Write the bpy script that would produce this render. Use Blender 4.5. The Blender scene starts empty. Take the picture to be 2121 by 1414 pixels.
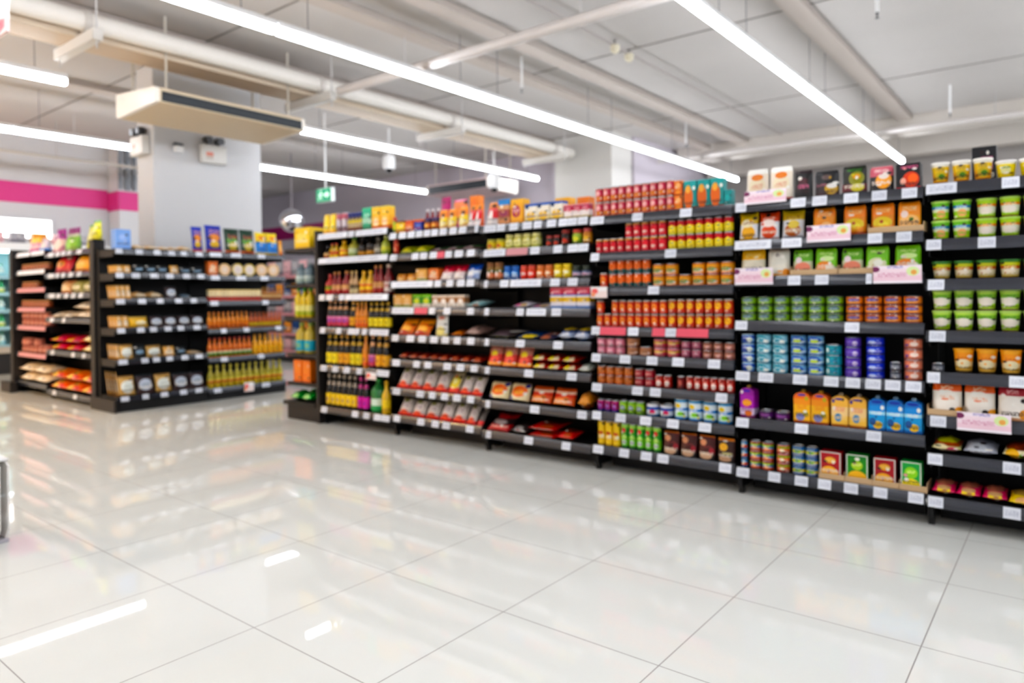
import bpy, bmesh, math, random
from mathutils import Vector, Matrix
random.seed(7)
C = bpy.context.scene.collection
PI = math.pi

# ------------------------------------------------------------------ camera
F, YAW, PITCH, ROLL = 1465.5551, -0.6701, -0.00841, 0.01143
CX, CY, CZ = 1.5762, -1.31973, 1.11479
PPX, PPY = 1060.5, 707 - 83.715
fw = Vector((math.sin(YAW)*math.cos(PITCH), math.cos(YAW)*math.cos(PITCH), math.sin(PITCH)))
rt = fw.cross(Vector((0, 0, 1))).normalized()
dn = fw.cross(rt)
c_, s_ = math.cos(ROLL), math.sin(ROLL)
rt, dn = c_*rt + s_*dn, -s_*rt + c_*dn
cam = bpy.data.cameras.new('camera')
co = bpy.data.objects.new('camera', cam)
C.objects.link(co)
M = Matrix.Identity(4)
for i in range(3):
    M[i][0], M[i][1], M[i][2] = rt[i], -dn[i], -fw[i]
M[0][3], M[1][3], M[2][3] = CX, CY, CZ
co.matrix_world = M
cam.sensor_width = 36
cam.lens = F*36/2121
cam.shift_y = -83.715/2121
cam.clip_start, cam.clip_end = 0.05, 100
cam.dof.use_dof = True
cam.dof.focus_distance = 1.45
cam.dof.aperture_fstop = 2.5
bpy.context.scene.camera = co
sc = bpy.context.scene
sc.view_settings.view_transform = 'Standard'
sc.view_settings.look = 'Medium High Contrast'
sc.view_settings.exposure = 0.0
sc.cycles.max_bounces = 5
sc.cycles.diffuse_bounces = 4
sc.cycles.glossy_bounces = 3
sc.cycles.transmission_bounces = 3
sc.cycles.transparent_max_bounces = 6
sc.cycles.use_adaptive_sampling = True
sc.cycles.adaptive_threshold = .08
sc.cycles.use_denoising = True
sc.cycles.caustics_reflective = False
sc.cycles.caustics_refractive = False
sc.cycles.sample_clamp_indirect = 6

def at(x, y, axis, val):
    """point of the place seen at photo pixel (x, y) on the plane axis=val"""
    d = rt*((x-PPX)/F) + dn*((y-PPY)/F) + fw
    o = Vector((CX, CY, CZ))
    return o + d*((val-o[axis])/d[axis])

# ------------------------------------------------------------------ materials
def lin(h):
    if not isinstance(h, str):
        return tuple(h)+(1,)
    v = [int(h[i:i+2], 16)/255 for i in (0, 2, 4)]
    return tuple(((a+.055)/1.055)**2.4 if a > .04045 else a/12.92 for a in v)+(1,)

_m = {}
def plain(col, rough=.45, metal=0, emit=0, spec=.5, alpha=1, trans=0, noise=0):
    k = ('p', col, rough, metal, emit, spec, alpha, trans, noise)
    if k in _m:
        return _m[k]
    m = bpy.data.materials.new('plain_' + str(len(_m)))
    m.use_nodes = True
    nt = m.node_tree
    b = nt.nodes['Principled BSDF']
    b.inputs['Base Color'].default_value = lin(col)
    b.inputs['Roughness'].default_value = rough
    b.inputs['Metallic'].default_value = metal
    b.inputs['Specular IOR Level'].default_value = spec
    b.inputs['Alpha'].default_value = alpha
    b.inputs['Transmission Weight'].default_value = trans
    if emit:
        b.inputs['Emission Color'].default_value = lin(col)
        b.inputs['Emission Strength'].default_value = emit
    if noise:
        n = nt.nodes.new('ShaderNodeTexNoise'); n.inputs['Scale'].default_value = .8
        n.inputs['Detail'].default_value = 3
        tc = nt.nodes.new('ShaderNodeTexCoord')
        nt.links.new(tc.outputs['Object'], n.inputs['Vector'])
        mx = nt.nodes.new('ShaderNodeMix'); mx.data_type = 'RGBA'
        a = lin(col)
        mx.inputs['A'].default_value = tuple(x*(1-noise) for x in a[:3])+(1,)
        mx.inputs['B'].default_value = a
        nt.links.new(n.outputs['Fac'], mx.inputs['Factor'])
        nt.links.new(mx.outputs['Result'], b.inputs['Base Color'])
    _m[k] = m
    return m

def print_mat(key, r, b=(), t=(), rough=.35, metal=0):
    """printed packaging: colour bands up the pack (r), round patches (b), rows of small print (t)"""
    k = ('k', key)
    if k in _m:
        return _m[k]
    m = bpy.data.materials.new('print_' + key.replace(' ', '_'))
    m.use_nodes = True
    nt = m.node_tree; N = nt.nodes; L = nt.links
    bs = N['Principled BSDF']
    bs.inputs['Roughness'].default_value = rough
    bs.inputs['Metallic'].default_value = metal
    tc = N.new('ShaderNodeTexCoord')
    sep = N.new('ShaderNodeSeparateXYZ')
    L.new(tc.outputs['Generated'], sep.inputs[0])
    def math_(op, a, b_=None):
        n = N.new('ShaderNodeMath'); n.operation = op
        for i, v in enumerate((a, b_)):
            if v is None: continue
            if isinstance(v, (int, float)): n.inputs[i].default_value = v
            else: L.new(v, n.inputs[i])
        return n.outputs[0]
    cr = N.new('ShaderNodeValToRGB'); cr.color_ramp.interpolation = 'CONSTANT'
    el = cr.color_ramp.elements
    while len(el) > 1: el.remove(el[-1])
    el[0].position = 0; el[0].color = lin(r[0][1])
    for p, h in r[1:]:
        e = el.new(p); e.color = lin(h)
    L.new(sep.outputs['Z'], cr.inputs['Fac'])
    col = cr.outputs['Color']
    def mix(fac, col, h):
        mx = N.new('ShaderNodeMix'); mx.data_type = 'RGBA'
        L.new(fac, mx.inputs['Factor']); L.new(col, mx.inputs['A'])
        mx.inputs['B'].default_value = lin(h)
        return mx.outputs['Result']
    rnd = random.Random(sum(map(ord, key))*7+3)
    if not key.endswith('_label') and key not in ('promo', 'whitecard', 'sticker', 'hang'):
        hs_ = [h for _, h in r] + [q[4] for q in b]
        extra = ['f0ece4', rnd.choice(hs_), '2a1c1c', rnd.choice(hs_)]
        b = list(b)
        for e in extra[:3 if len(b) < 3 else 2]:
            b.append((rnd.uniform(.12, .88), rnd.uniform(.14, .9), rnd.uniform(.05, .13), rnd.uniform(.03, .07), e))
        if len(t) < 2:
            z = rnd.uniform(.12, .3)
            t = list(t) + [(z, z+rnd.uniform(.08, .14), .12, .9, rnd.choice(['e8e0d0', '3a2424', rnd.choice(hs_)]))]
    for (cx, cz, rx, rz, h) in b:
        dx = math_('MULTIPLY', math_('SUBTRACT', sep.outputs['X'], cx), 1/rx)
        dz = math_('MULTIPLY', math_('SUBTRACT', sep.outputs['Z'], cz), 1/rz)
        d = math_('ADD', math_('MULTIPLY', dx, dx), math_('MULTIPLY', dz, dz))
        col = mix(math_('LESS_THAN', d, 1.0), col, h)
    if t:
        mp = N.new('ShaderNodeMapping'); mp.inputs['Scale'].default_value = (16, 1, 30)
        L.new(tc.outputs['Generated'], mp.inputs['Vector'])
        nz = N.new('ShaderNodeTexNoise'); nz.inputs['Scale'].default_value = 1.0
        L.new(mp.outputs[0], nz.inputs['Vector'])
        ink = math_('GREATER_THAN', nz.outputs['Fac'], .5)
        for (z0, z1, x0, x1, h) in t:
            f = math_('MULTIPLY', math_('GREATER_THAN', sep.outputs['Z'], z0), math_('LESS_THAN', sep.outputs['Z'], z1))
            g = math_('MULTIPLY', math_('GREATER_THAN', sep.outputs['X'], x0), math_('LESS_THAN', sep.outputs['X'], x1))
            col = mix(math_('MULTIPLY', math_('MULTIPLY', f, g), ink), col, h)
    oi = N.new('ShaderNodeObjectInfo')
    hs = N.new('ShaderNodeHueSaturation')
    L.new(math_('ADD', math_('MULTIPLY', oi.outputs['Random'], .16), .92), hs.inputs['Value'])
    hs.inputs['Saturation'].default_value = 1.12
    L.new(col, hs.inputs['Color'])
    L.new(hs.outputs['Color'], bs.inputs['Base Color'])
    _m[k] = m
    return m

# ------------------------------------------------------------------ mesh helpers
def mesh_from(bm, name, mat=None, smooth=0):
    me = bpy.data.meshes.new(name)
    bmesh.ops.recalc_face_normals(bm, faces=bm.faces)
    bm.to_mesh(me); bm.free()
    if mat: me.materials.append(mat)
    if smooth:
        for p in me.polygons: p.use_smooth = True
        me.set_sharp_from_angle(angle=math.radians(smooth))
    return me

def add_box(bm, x0, x1, y0, y1, z0, z1):
    v = [bm.verts.new((x, y, z)) for x in (x0, x1) for y in (y0, y1) for z in (z0, z1)]
    for f in ((0,1,3,2),(4,6,7,5),(0,4,5,1),(2,3,7,6),(0,2,6,4),(1,5,7,3)):
        bm.faces.new([v[i] for i in f])
    return v

def box_bm(x0, x1, y0, y1, z0, z1, bevel=0, seg=1):
    bm = bmesh.new(); add_box(bm, x0, x1, y0, y1, z0, z1)
    if bevel:
        bmesh.ops.bevel(bm, geom=list(bm.edges), offset=bevel, segments=seg, affect='EDGES', profile=.5)
    return bm

def lathe_bm(prof, n=20, bm=None, cx=0, cy=0):
    bm = bm or bmesh.new()
    rings = []
    for r, z in prof:
        if r < 1e-5:
            rings.append([bm.verts.new((cx, cy, z))])
        else:
            rings.append([bm.verts.new((cx+r*math.cos(2*PI*i/n), cy+r*math.sin(2*PI*i/n), z)) for i in range(n)])
    for a, b in zip(rings, rings[1:]):
        for i in range(n):
            j = (i+1) % n
            if len(a) == 1 and len(b) == 1: continue
            if len(a) == 1: bm.faces.new((a[0], b[i], b[j]))
            elif len(b) == 1: bm.faces.new((a[i], a[j], b[0]))
            else: bm.faces.new((a[i], a[j], b[j], b[i]))
    return bm

def tube_bm(p, q, r, n=12, bm=None):
    bm = bm or bmesh.new()
    p, q = Vector(p), Vector(q)
    z = (q-p).normalized()
    a = z.orthogonal().normalized(); b = z.cross(a)
    R = [[bm.verts.new(o + (a*math.cos(2*PI*i/n)+b*math.sin(2*PI*i/n))*r) for i in range(n)] for o in (p, q)]
    for i in range(n):
        j = (i+1) % n
        bm.faces.new((R[0][i], R[0][j], R[1][j], R[1][i]))
    bm.faces.new(R[0][::-1]); bm.faces.new(R[1])
    return bm

def prism_bm(poly, y0, y1):
    """outline in x,z pushed from y0 to y1"""
    bm = bmesh.new()
    a = [bm.verts.new((x, y0, z)) for x, z in poly]
    b = [bm.verts.new((x, y1, z)) for x, z in poly]
    n = len(poly)
    bm.faces.new(a); bm.faces.new(b[::-1])
    for i in range(n):
        j = (i+1) % n
        bm.faces.new((a[i], b[i], b[j], a[j]))
    return bm

def bag_bm(w, h, d, kind='pillow', seed=0):
    """sealed soft bag, x width, z height, y thickness; pouch = fuller at the foot"""
    rnd = random.Random(seed)
    nu, nv = 10, 12
    bm = bmesh.new()
    ph = [rnd.uniform(0, 6) for _ in range(4)]
    def th(u, v):
        e = (1-abs(2*u-1)**3)
        if kind == 'pouch':
            f = (.95-.75*v**1.6) if v < .93 else .02
            f = max(f, .03)
            e = (1-abs(2*u-1)**4)*.9+.1 if v < .5 else e
        else:
            f = max(.03, (1-abs(2*v-1)**2.6)) if .05 < v < .95 else .03
        wv = 1+.10*math.sin(9*u+ph[0])*math.sin(7*v+ph[1])+.07*math.sin(17*u+ph[2]+5*v)
        return d/2*max(.02, e*f)*wv
    def side(s):
        g = []
        for j in range(nv+1):
            v = j/nv
            pinch = 1-.05*math.sin(PI*v) if kind == 'pillow' else (1-.04*math.sin(PI*v*.8))*(1-.14*max(0, (v-.8)/.2)**2)
            g.append([bm.verts.new(((u/nu-.5)*w*pinch, s*th(u/nu, v), v*h)) for u in range(nu+1)])
        return g
    A, B = side(-1), side(1)
    for g in (A, B):
        for j in range(nv):
            for i in range(nu):
                bm.faces.new((g[j][i], g[j][i+1], g[j+1][i+1], g[j+1][i]))
    for j in range(nv):
        for i in (0, nu):
            bm.faces.new((A[j][i], A[j+1][i], B[j+1][i], B[j][i]))
    for i in range(nu):
        for j in (0, nv):
            bm.faces.new((A[j][i], A[j][i+1], B[j][i+1], B[j][i]))
    return bm

def link(name, me, parent=None, loc=(0,0,0), rot=(0,0,0)):
    o = bpy.data.objects.new(name, me)
    C.objects.link(o)
    o.location = loc; o.rotation_euler = rot
    if parent is not None: o.parent = parent
    return o

def tag(o, label, cat, group=None, kind=None):
    o['label'] = label; o['category'] = cat
    if group: o['group'] = group
    if kind: o['kind'] = kind
    return o

def empty(name, loc, rz=0):
    o = bpy.data.objects.new(name, None); C.objects.link(o)
    o.location = loc; o.rotation_euler = (0, 0, rz); o.empty_display_size = .1
    return o

def structure(name, bm, mat, smooth=0):
    o = link(name, mesh_from(bm, name, mat, smooth)); o['kind'] = 'structure'
    return o

# ------------------------------------------------------------------ palette
BLACK = plain('121214', .5, noise=.2)
PANEL = plain('2b2624', .5, noise=.15)
RAIL = plain('262a36', .2, spec=1)
RAILB = plain('8d929b', .3)
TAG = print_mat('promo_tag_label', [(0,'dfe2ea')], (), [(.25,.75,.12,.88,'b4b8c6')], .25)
PINK = plain('e0566a', .4)
ROSE = plain('c98a90', .4)
WHITE = plain('f0f0f0', .4)
STEEL = plain('b9bcc0', .25, .8)
KRAFT = plain('c6a882', .7)

# ------------------------------------------------------------------ product kinds
def P(key, name, look, cat, kind, r, b=(), t=(), **kw):
    STY[key] = dict(name=name, look=look, cat=cat, kind=kind, r=r if isinstance(r, list) else [(0, r)], b=b, t=t, **kw)
STY = {}
# --- cans, tins
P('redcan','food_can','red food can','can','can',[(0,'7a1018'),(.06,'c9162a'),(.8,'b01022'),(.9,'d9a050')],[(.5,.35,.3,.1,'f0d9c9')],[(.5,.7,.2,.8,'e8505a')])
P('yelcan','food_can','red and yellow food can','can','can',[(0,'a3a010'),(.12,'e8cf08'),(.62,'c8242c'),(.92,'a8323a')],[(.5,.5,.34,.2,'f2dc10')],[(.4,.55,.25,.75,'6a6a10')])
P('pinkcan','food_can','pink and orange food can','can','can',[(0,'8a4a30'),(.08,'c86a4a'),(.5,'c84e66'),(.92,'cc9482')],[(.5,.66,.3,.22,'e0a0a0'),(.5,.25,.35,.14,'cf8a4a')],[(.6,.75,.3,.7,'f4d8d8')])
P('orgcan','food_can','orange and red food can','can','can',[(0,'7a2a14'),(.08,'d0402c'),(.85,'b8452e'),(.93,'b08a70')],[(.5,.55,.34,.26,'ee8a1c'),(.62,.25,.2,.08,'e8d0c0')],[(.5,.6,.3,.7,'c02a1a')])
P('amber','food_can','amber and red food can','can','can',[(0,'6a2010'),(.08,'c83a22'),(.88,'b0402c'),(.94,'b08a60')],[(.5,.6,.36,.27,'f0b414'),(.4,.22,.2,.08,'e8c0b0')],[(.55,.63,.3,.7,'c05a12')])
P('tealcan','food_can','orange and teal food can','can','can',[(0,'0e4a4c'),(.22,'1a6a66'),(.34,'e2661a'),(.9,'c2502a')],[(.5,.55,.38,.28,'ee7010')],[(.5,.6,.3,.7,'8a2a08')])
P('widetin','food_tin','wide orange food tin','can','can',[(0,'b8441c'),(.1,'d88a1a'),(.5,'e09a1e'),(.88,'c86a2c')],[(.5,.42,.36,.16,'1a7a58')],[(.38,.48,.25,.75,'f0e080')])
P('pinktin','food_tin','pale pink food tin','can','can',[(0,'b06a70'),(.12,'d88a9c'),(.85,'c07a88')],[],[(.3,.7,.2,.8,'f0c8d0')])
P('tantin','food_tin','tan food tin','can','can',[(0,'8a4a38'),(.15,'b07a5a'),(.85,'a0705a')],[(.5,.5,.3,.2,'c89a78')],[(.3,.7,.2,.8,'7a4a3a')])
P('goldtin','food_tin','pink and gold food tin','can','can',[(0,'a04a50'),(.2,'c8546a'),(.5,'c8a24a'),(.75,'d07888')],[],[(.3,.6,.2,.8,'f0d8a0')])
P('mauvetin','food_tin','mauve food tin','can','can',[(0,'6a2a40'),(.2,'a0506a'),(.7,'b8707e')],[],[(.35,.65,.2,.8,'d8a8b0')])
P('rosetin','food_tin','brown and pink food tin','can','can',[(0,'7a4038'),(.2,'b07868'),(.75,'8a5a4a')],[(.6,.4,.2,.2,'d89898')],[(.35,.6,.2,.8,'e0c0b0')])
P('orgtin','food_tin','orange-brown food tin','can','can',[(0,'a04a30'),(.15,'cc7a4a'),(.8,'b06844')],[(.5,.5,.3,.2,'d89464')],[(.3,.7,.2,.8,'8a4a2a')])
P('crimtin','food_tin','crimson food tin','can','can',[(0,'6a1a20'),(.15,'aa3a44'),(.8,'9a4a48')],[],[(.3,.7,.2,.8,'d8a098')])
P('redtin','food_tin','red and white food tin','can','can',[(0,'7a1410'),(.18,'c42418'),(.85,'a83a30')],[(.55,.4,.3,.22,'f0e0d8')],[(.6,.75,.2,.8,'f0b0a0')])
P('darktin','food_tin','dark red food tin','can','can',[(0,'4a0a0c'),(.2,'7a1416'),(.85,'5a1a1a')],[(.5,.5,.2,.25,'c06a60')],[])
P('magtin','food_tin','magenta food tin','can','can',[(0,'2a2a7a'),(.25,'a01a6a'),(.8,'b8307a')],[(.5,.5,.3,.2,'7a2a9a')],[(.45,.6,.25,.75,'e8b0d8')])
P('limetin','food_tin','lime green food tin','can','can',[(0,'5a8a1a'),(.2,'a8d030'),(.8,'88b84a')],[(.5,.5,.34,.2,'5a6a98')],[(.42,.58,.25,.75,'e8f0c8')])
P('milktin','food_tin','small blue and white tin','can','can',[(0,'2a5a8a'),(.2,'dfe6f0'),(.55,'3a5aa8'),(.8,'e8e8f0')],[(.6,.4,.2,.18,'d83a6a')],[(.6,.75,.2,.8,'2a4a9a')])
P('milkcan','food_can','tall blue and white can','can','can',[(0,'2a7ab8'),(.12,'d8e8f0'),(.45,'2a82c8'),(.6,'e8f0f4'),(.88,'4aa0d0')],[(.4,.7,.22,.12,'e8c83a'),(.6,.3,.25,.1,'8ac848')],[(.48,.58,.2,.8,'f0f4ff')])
P('greentuna','tuna_tin','green tuna tin','can','can',[(0,'3a5a24'),(.2,'88b23c'),(.82,'5a7a40')],[(.5,.6,.36,.22,'4a5a8a')],[(.5,.7,.25,.75,'b8d8b0'),(.25,.4,.2,.8,'c8d890')],flat=1)
P('orgtuna','tuna_tin','orange tuna tin','can','can',[(0,'8a3a1a'),(.2,'e0842c'),(.85,'b85a2a')],[(.5,.6,.36,.2,'4a3a88')],[(.52,.68,.25,.75,'d0c0e8'),(.25,.4,.2,.8,'f0c080')],flat=1)
P('bluetuna','tuna_tin','blue and white tuna tin','can','can',[(0,'2a5a9a'),(.2,'8ab4dc'),(.5,'2a5ac0'),(.85,'a8c8e0')],[(.35,.5,.3,.35,'1a4ab0'),(.72,.4,.2,.3,'e0e4d8')],[(.5,.65,.2,.6,'f0f0f0')],flat=1)
P('tealtuna','tuna_tin','teal and white tuna tin','can','can',[(0,'3a8aa0'),(.2,'9ccad8'),(.85,'6ab0c0')],[(.4,.55,.36,.34,'1490a8'),(.75,.3,.15,.2,'e8e8e0')],[(.5,.65,.2,.65,'e0f4f4')],flat=1)
P('mixtuna','tuna_tin','blue and yellow-green tuna tin','can','can',[(0,'3a6a9a'),(.2,'8ab8d8'),(.85,'5a90b8')],[(.45,.55,.42,.36,'1c58b4'),(.5,.4,.28,.16,'b8d030')],[(.55,.7,.2,.7,'e8f0f8')],flat=1)
P('seatuna','tuna_tin','sea-green tuna tin','can','can',[(0,'0e6a7a'),(.12,'149aa8'),(.9,'0e8a98')],[(.2,.5,.1,.25,'d8e8e0')],[(.4,.6,.3,.8,'1a5a9a')],flat=1)
P('purptuna','tuna_tin','purple tuna tin','can','can',[(0,'3a2a7a'),(.12,'6a50b0'),(.9,'4a3a8a')],[(.7,.4,.16,.25,'c8b8e0')],[(.4,.7,.2,.6,'8a78c8')],flat=1)
P('royaltuna','tuna_tin','royal blue tuna tin','can','can',[(0,'0a1a7a'),(.1,'1a34c8'),(.9,'1428a0')],[(.4,.4,.2,.22,'b8c8f0')],[(.55,.75,.3,.8,'3a6ae0')],flat=1)
P('greytuna','tuna_tin','dark grey flat tin','can','can',[(0,'2a2c34'),(.2,'5a606c'),(.8,'34363e')],[],[(.3,.7,.15,.85,'a8aab0')],flat=1)
P('salmtuna','tuna_tin','salmon pink tuna tin','can','can',[(0,'b0604e'),(.15,'e09078'),(.85,'c07a68')],[(.6,.5,.22,.22,'f0dcd0'),(.2,.4,.12,.12,'5a3a8a')],[],flat=1)
P('purpsm','tuna_tin','small dark purple tin','can','can',[(0,'2a1030'),(.3,'5a2468'),(.8,'3a1a44')],[],[(.4,.7,.2,.8,'a868b0')],flat=1)
P('fishblue','fish_can','blue and orange fish can','can','can',[(0,'2a6aa0'),(.2,'d85a34'),(.55,'2a90c8'),(.85,'3a6a9a')],[(.4,.4,.2,.15,'f0e0c0')],[(.6,.75,.2,.8,'f0f0e0')],flat=1)
P('fishgreen','fish_can','red and green fish can','can','can',[(0,'b84a2a'),(.3,'3a7ab0'),(.55,'8ac040'),(.8,'a04a3a')],[(.5,.35,.22,.15,'e8a878')],[(.6,.72,.2,.8,'f0f0a0')],flat=1)
P('fishred','fish_can','orange-red fish can','can','can',[(0,'a83a24'),(.3,'d86a34'),(.65,'8ab848'),(.85,'c84a34')],[(.5,.4,.2,.16,'f0e8c8')],[],flat=1)
P('fishyel','fish_can','blue and yellow fish can','can','can',[(0,'1a5a9a'),(.3,'d8c828'),(.6,'1a6ab0'),(.88,'14588a')],[(.5,.45,.3,.12,'8ac040')],[(.65,.78,.2,.8,'f0f0a0')],flat=1)
P('yeltube','snack_tube','tall yellow cylinder','canister','can',[(0,'c8a008'),(.06,'f0c810'),(.94,'e0b010')],[(.5,.52,.36,.07,'c04a1a')],[(.2,.3,.2,.8,'e8a808')])
P('grntube','snack_tube','tall green cylinder','canister','can',[(0,'1a6a2a'),(.1,'7ac83a'),(.5,'3a9a3a'),(.85,'a8d868')],[(.5,.75,.25,.1,'e05a5a'),(.5,.25,.3,.1,'e8f0e8')],[(.4,.55,.2,.8,'e8f0a0')])
P('cupsoupw','drink_can','small red and white can','can','can',[(0,'b02a20'),(.45,'e8d8c0'),(.8,'d8b890')],[],[],)
# --- jars
P('yeljar','sauce_jar','small yellow jar','jar','jar',[(0,'d8b81a'),(.5,'e8cf4a')],[(.5,.5,.3,.2,'c86a2a')],[],lid='b8b048')
P('palejar','sauce_jar','pale yellow-green jar','jar','jar',[(0,'b8bc50'),(.25,'e0dc9a'),(.8,'d0c868')],[(.5,.55,.34,.2,'e8e0a0')],[(.4,.6,.25,.75,'a0a040')],lid='d8d08a')
P('drkjar','sauce_jar','dark jar with red label','jar','jar',[(0,'2a1410'),(.2,'5a1a14'),(.6,'2a1c18')],[(.5,.4,.3,.2,'c8402a')],[],lid='a83a34')
P('grnjar','pickle_jar','green pickle jar with red lid','jar','jar',[(0,'4a5a14'),(.2,'7aa02a'),(.7,'a0b850')],[(.5,.5,.34,.22,'d8d848')],[],lid='c8483a')
P('honjar','pickle_jar','amber jar with red lid','jar','jar',[(0,'6a3a10'),(.2,'d0902a'),(.7,'c8802a')],[(.5,.45,.34,.22,'e8b848')],[],lid='b84a48')
P('brnjar','spread_jar','brown-lidded jar with peach label','jar','jar',[(0,'6a4020'),(.2,'d88a6a'),(.55,'3a5a30'),(.75,'8a6a3a')],[(.4,.45,.24,.2,'f0d8d0')],[],lid='8a5a30')
P('bluejar','spread_jar','bright blue tub','jar','jar',[(0,'1450a0'),(.2,'1a78c8'),(.8,'1a60b0')],[(.5,.55,.36,.14,'c8e0f0')],[(.5,.6,.2,.8,'1a60b0')],lid='1c68b8')
P('redjar','spread_jar','coral red tub','jar','jar',[(0,'b03028'),(.2,'dc5048'),(.8,'d06048')],[(.5,.55,.34,.14,'f0d0c8')],[],lid='d8503a')
P('orgjar','spread_jar','orange tub','jar','jar',[(0,'b04a1a'),(.2,'e0783a'),(.8,'d07a40')],[(.5,.58,.34,.14,'f0dcc0')],[],lid='d87a3a')
P('yellowtub','spread_jar','bright yellow tub','jar','jar',[(0,'c09a08'),(.2,'ecd010'),(.8,'e0b818')],[(.5,.6,.36,.14,'f4f0d0')],[],lid='e8c810')
P('blackjar','sauce_jar','black jar with white label','jar','jar',[(0,'1a2420'),(.3,'b8a8b8'),(.6,'4a5a80'),(.75,'202820')],[],[(.35,.5,.2,.8,'a84a5a')],lid='2a3428')
P('redjarb','sauce_jar','red pickle jar','jar','jar',[(0,'8a1a14'),(.2,'c8402a'),(.7,'d06048')],[(.5,.45,.28,.2,'e8a080')],[],lid='c83a2a')
P('navyjar','sauce_jar','navy-lidded jar','jar','jar',[(0,'8a5a4a'),(.3,'c8b890'),(.6,'d8c030'),(.8,'6a5a4a')],[],[(.3,.5,.2,.8,'7a2a3a')],lid='22307a')
P('orgsm','preserve_jar','small orange jar','jar','jar',[(0,'c07a10'),(.3,'e8a040'),(.8,'d88a1a')],[(.5,.5,.3,.2,'f0d0a0')],[],lid='d0881a')
P('oranjar','sauce_jar','brown and orange jar','jar','jar',[(0,'6a3010'),(.25,'c86a24'),(.8,'5a2a14')],[(.5,.5,.3,.2,'e8b060')],[],lid='4a3a6a')
P('rowjar','preserve_jar','small brown jar','jar','jar',[(0,'7a3a24'),(.3,'b06a4a'),(.7,'8a4a30')],[],[],lid='a87a4a')
P('rosejar','preserve_jar','rosy brown jar','jar','jar',[(0,'9a5448'),(.3,'c8887a'),(.7,'a86a5a')],[],[(.4,.6,.2,.8,'e0b8a8')],lid='a86858')
# --- bottles
P('soy','sauce_bottle','black sauce bottle with yellow label','bottle','bottle','14100e',lab=[(0,'c8a008'),(.1,'ecc80c')],labt=[(.3,.6,.25,.75,'7a3a80')],cap='a89a8a')
P('soyneck','sauce_bottle','dark bottle with yellow neck band','bottle','bottle','181210',lab=[(0,'c8ac08'),(.1,'e8d00c')],labt=[(.4,.6,.3,.7,'5a5a10')],cap='c8a020')
P('soytan','sauce_bottle','dark bottle with tan label','bottle','bottle','1c120c',lab=[(0,'b07828'),(.1,'e0a850')],labt=[(.4,.6,.3,.7,'7a3a20')],cap='d09a3a')
P('soypink','sauce_bottle','dark bottle with pink label','bottle','bottle','1a1214',lab=[(0,'d05a6a'),(.4,'c870a0'),(.8,'e090b0')],labt=[(.3,.7,.2,.8,'6a3a9a')],cap='d8a070')
P('soymag','sauce_bottle','black bottle with magenta label','bottle','bottle','14100e',lab=[(0,'c03a9a'),(.1,'d84aa8')],labt=[(.3,.6,.25,.75,'4a2a8a')],cap='c83a8a')
P('orgsauce','sauce_bottle','orange sauce bottle','bottle','bottle','d8861e',lab=[(0,'d85a20'),(.3,'e89030')],labt=[(.4,.7,.25,.75,'7a2a5a')],cap='e0a030')
P('redsauce','sauce_bottle','slim red sauce bottle','bottle','bottle','8a1a1a',lab=[(0,'a83030'),(.4,'d0a070')],labt=[(.3,.6,.2,.8,'e0b0a0')],cap='b8783a')
P('tallred','sauce_bottle','tall red bottle with pale cap','bottle','bottle','7a1c20',lab=[(0,'e0d0c8'),(.5,'c8b0a8')],labt=[(.4,.7,.2,.8,'b03a3a')],cap='c8b0a0')
P('redgreen','sauce_bottle','red and green sauce bottle','bottle','bottle','b02a20',lab=[(0,'c82a30'),(.5,'7a8a2a')],labt=[(.4,.6,.2,.8,'e0d050')],cap='c03a3a')
P('yellowsauce','sauce_bottle','yellow sauce bottle','bottle','bottle','d8a812',lab=[(0,'c85a1a'),(.3,'ecc020'),(.8,'d83a1a')],labt=[],cap='e8b010')
P('tansauce','sauce_bottle','tan sauce bottle','bottle','bottle','b89468',lab=[(0,'d8c8a0'),(.5,'6a5a40')],labt=[(.3,.6,.2,.8,'3a3028')],cap='caa868')
P('smalldark','sauce_bottle','small dark bottle','bottle','bottle','241814',lab=[(0,'a85a30'),(.4,'c8a878')],labt=[],cap='3a3a48')
P('smallyel','sauce_bottle','small yellow and red bottle','bottle','bottle','c8a018',lab=[(0,'e0c020'),(.5,'c84a20')],labt=[],cap='c83a28')
P('grnbott','sauce_bottle','green-capped yellow bottle','bottle','bottle','b0a840',lab=[(0,'8a9a5a'),(.4,'c0c8a0')],labt=[],cap='2a7a2a')
P('darktall','sauce_bottle','dark bottle with amber label','bottle','bottle','20160e',lab=[(0,'c88a1a'),(.5,'3a2a1c')],labt=[],cap='2a2422')
P('limebott','sauce_bottle','lime cordial bottle','bottle','bottle','a8b040',lab=[(0,'88a030'),(.4,'c8c850')],labt=[],cap='c0c088')
P('greyb','sauce_bottle','grey-labelled bottle','bottle','bottle','5a5248',lab=[(0,'7a7064'),(.4,'b0a898')],labt=[],cap='6a6258')
P('oil','oil_bottle','pale yellow oil bottle','bottle','bottle','a89c2c',lab=[(0,'c8a838'),(.5,'c86a4a'),(.7,'d0c060')],labt=[(.2,.5,.2,.8,'8a6a20')],cap='c0b040')
P('orgbot','oil_bottle','orange oil bottle','bottle','bottle','d8860c',lab=[(0,'a03a18'),(.3,'d8780e')],labt=[],cap='c8741a')
P('redorg','oil_bottle','reddish orange oil bottle','bottle','bottle','b8561c',lab=[(0,'b0901c'),(.3,'c8b02a'),(.7,'b0501c')],labt=[],cap='b0582a')
P('capbot','oil_bottle','orange bottle with red cap','bottle','bottle','d87414',lab=[(0,'4a7a2a'),(.4,'d8d0b0'),(.7,'c85a1a')],labt=[],cap='a83420')
P('goldbot','oil_bottle','golden yellow oil bottle','bottle','bottle','e0a00e',lab=[(0,'d89a0a'),(.2,'eaae14')],labt=[(.3,.7,.3,.7,'5a4a10')],cap='d89410')
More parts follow.
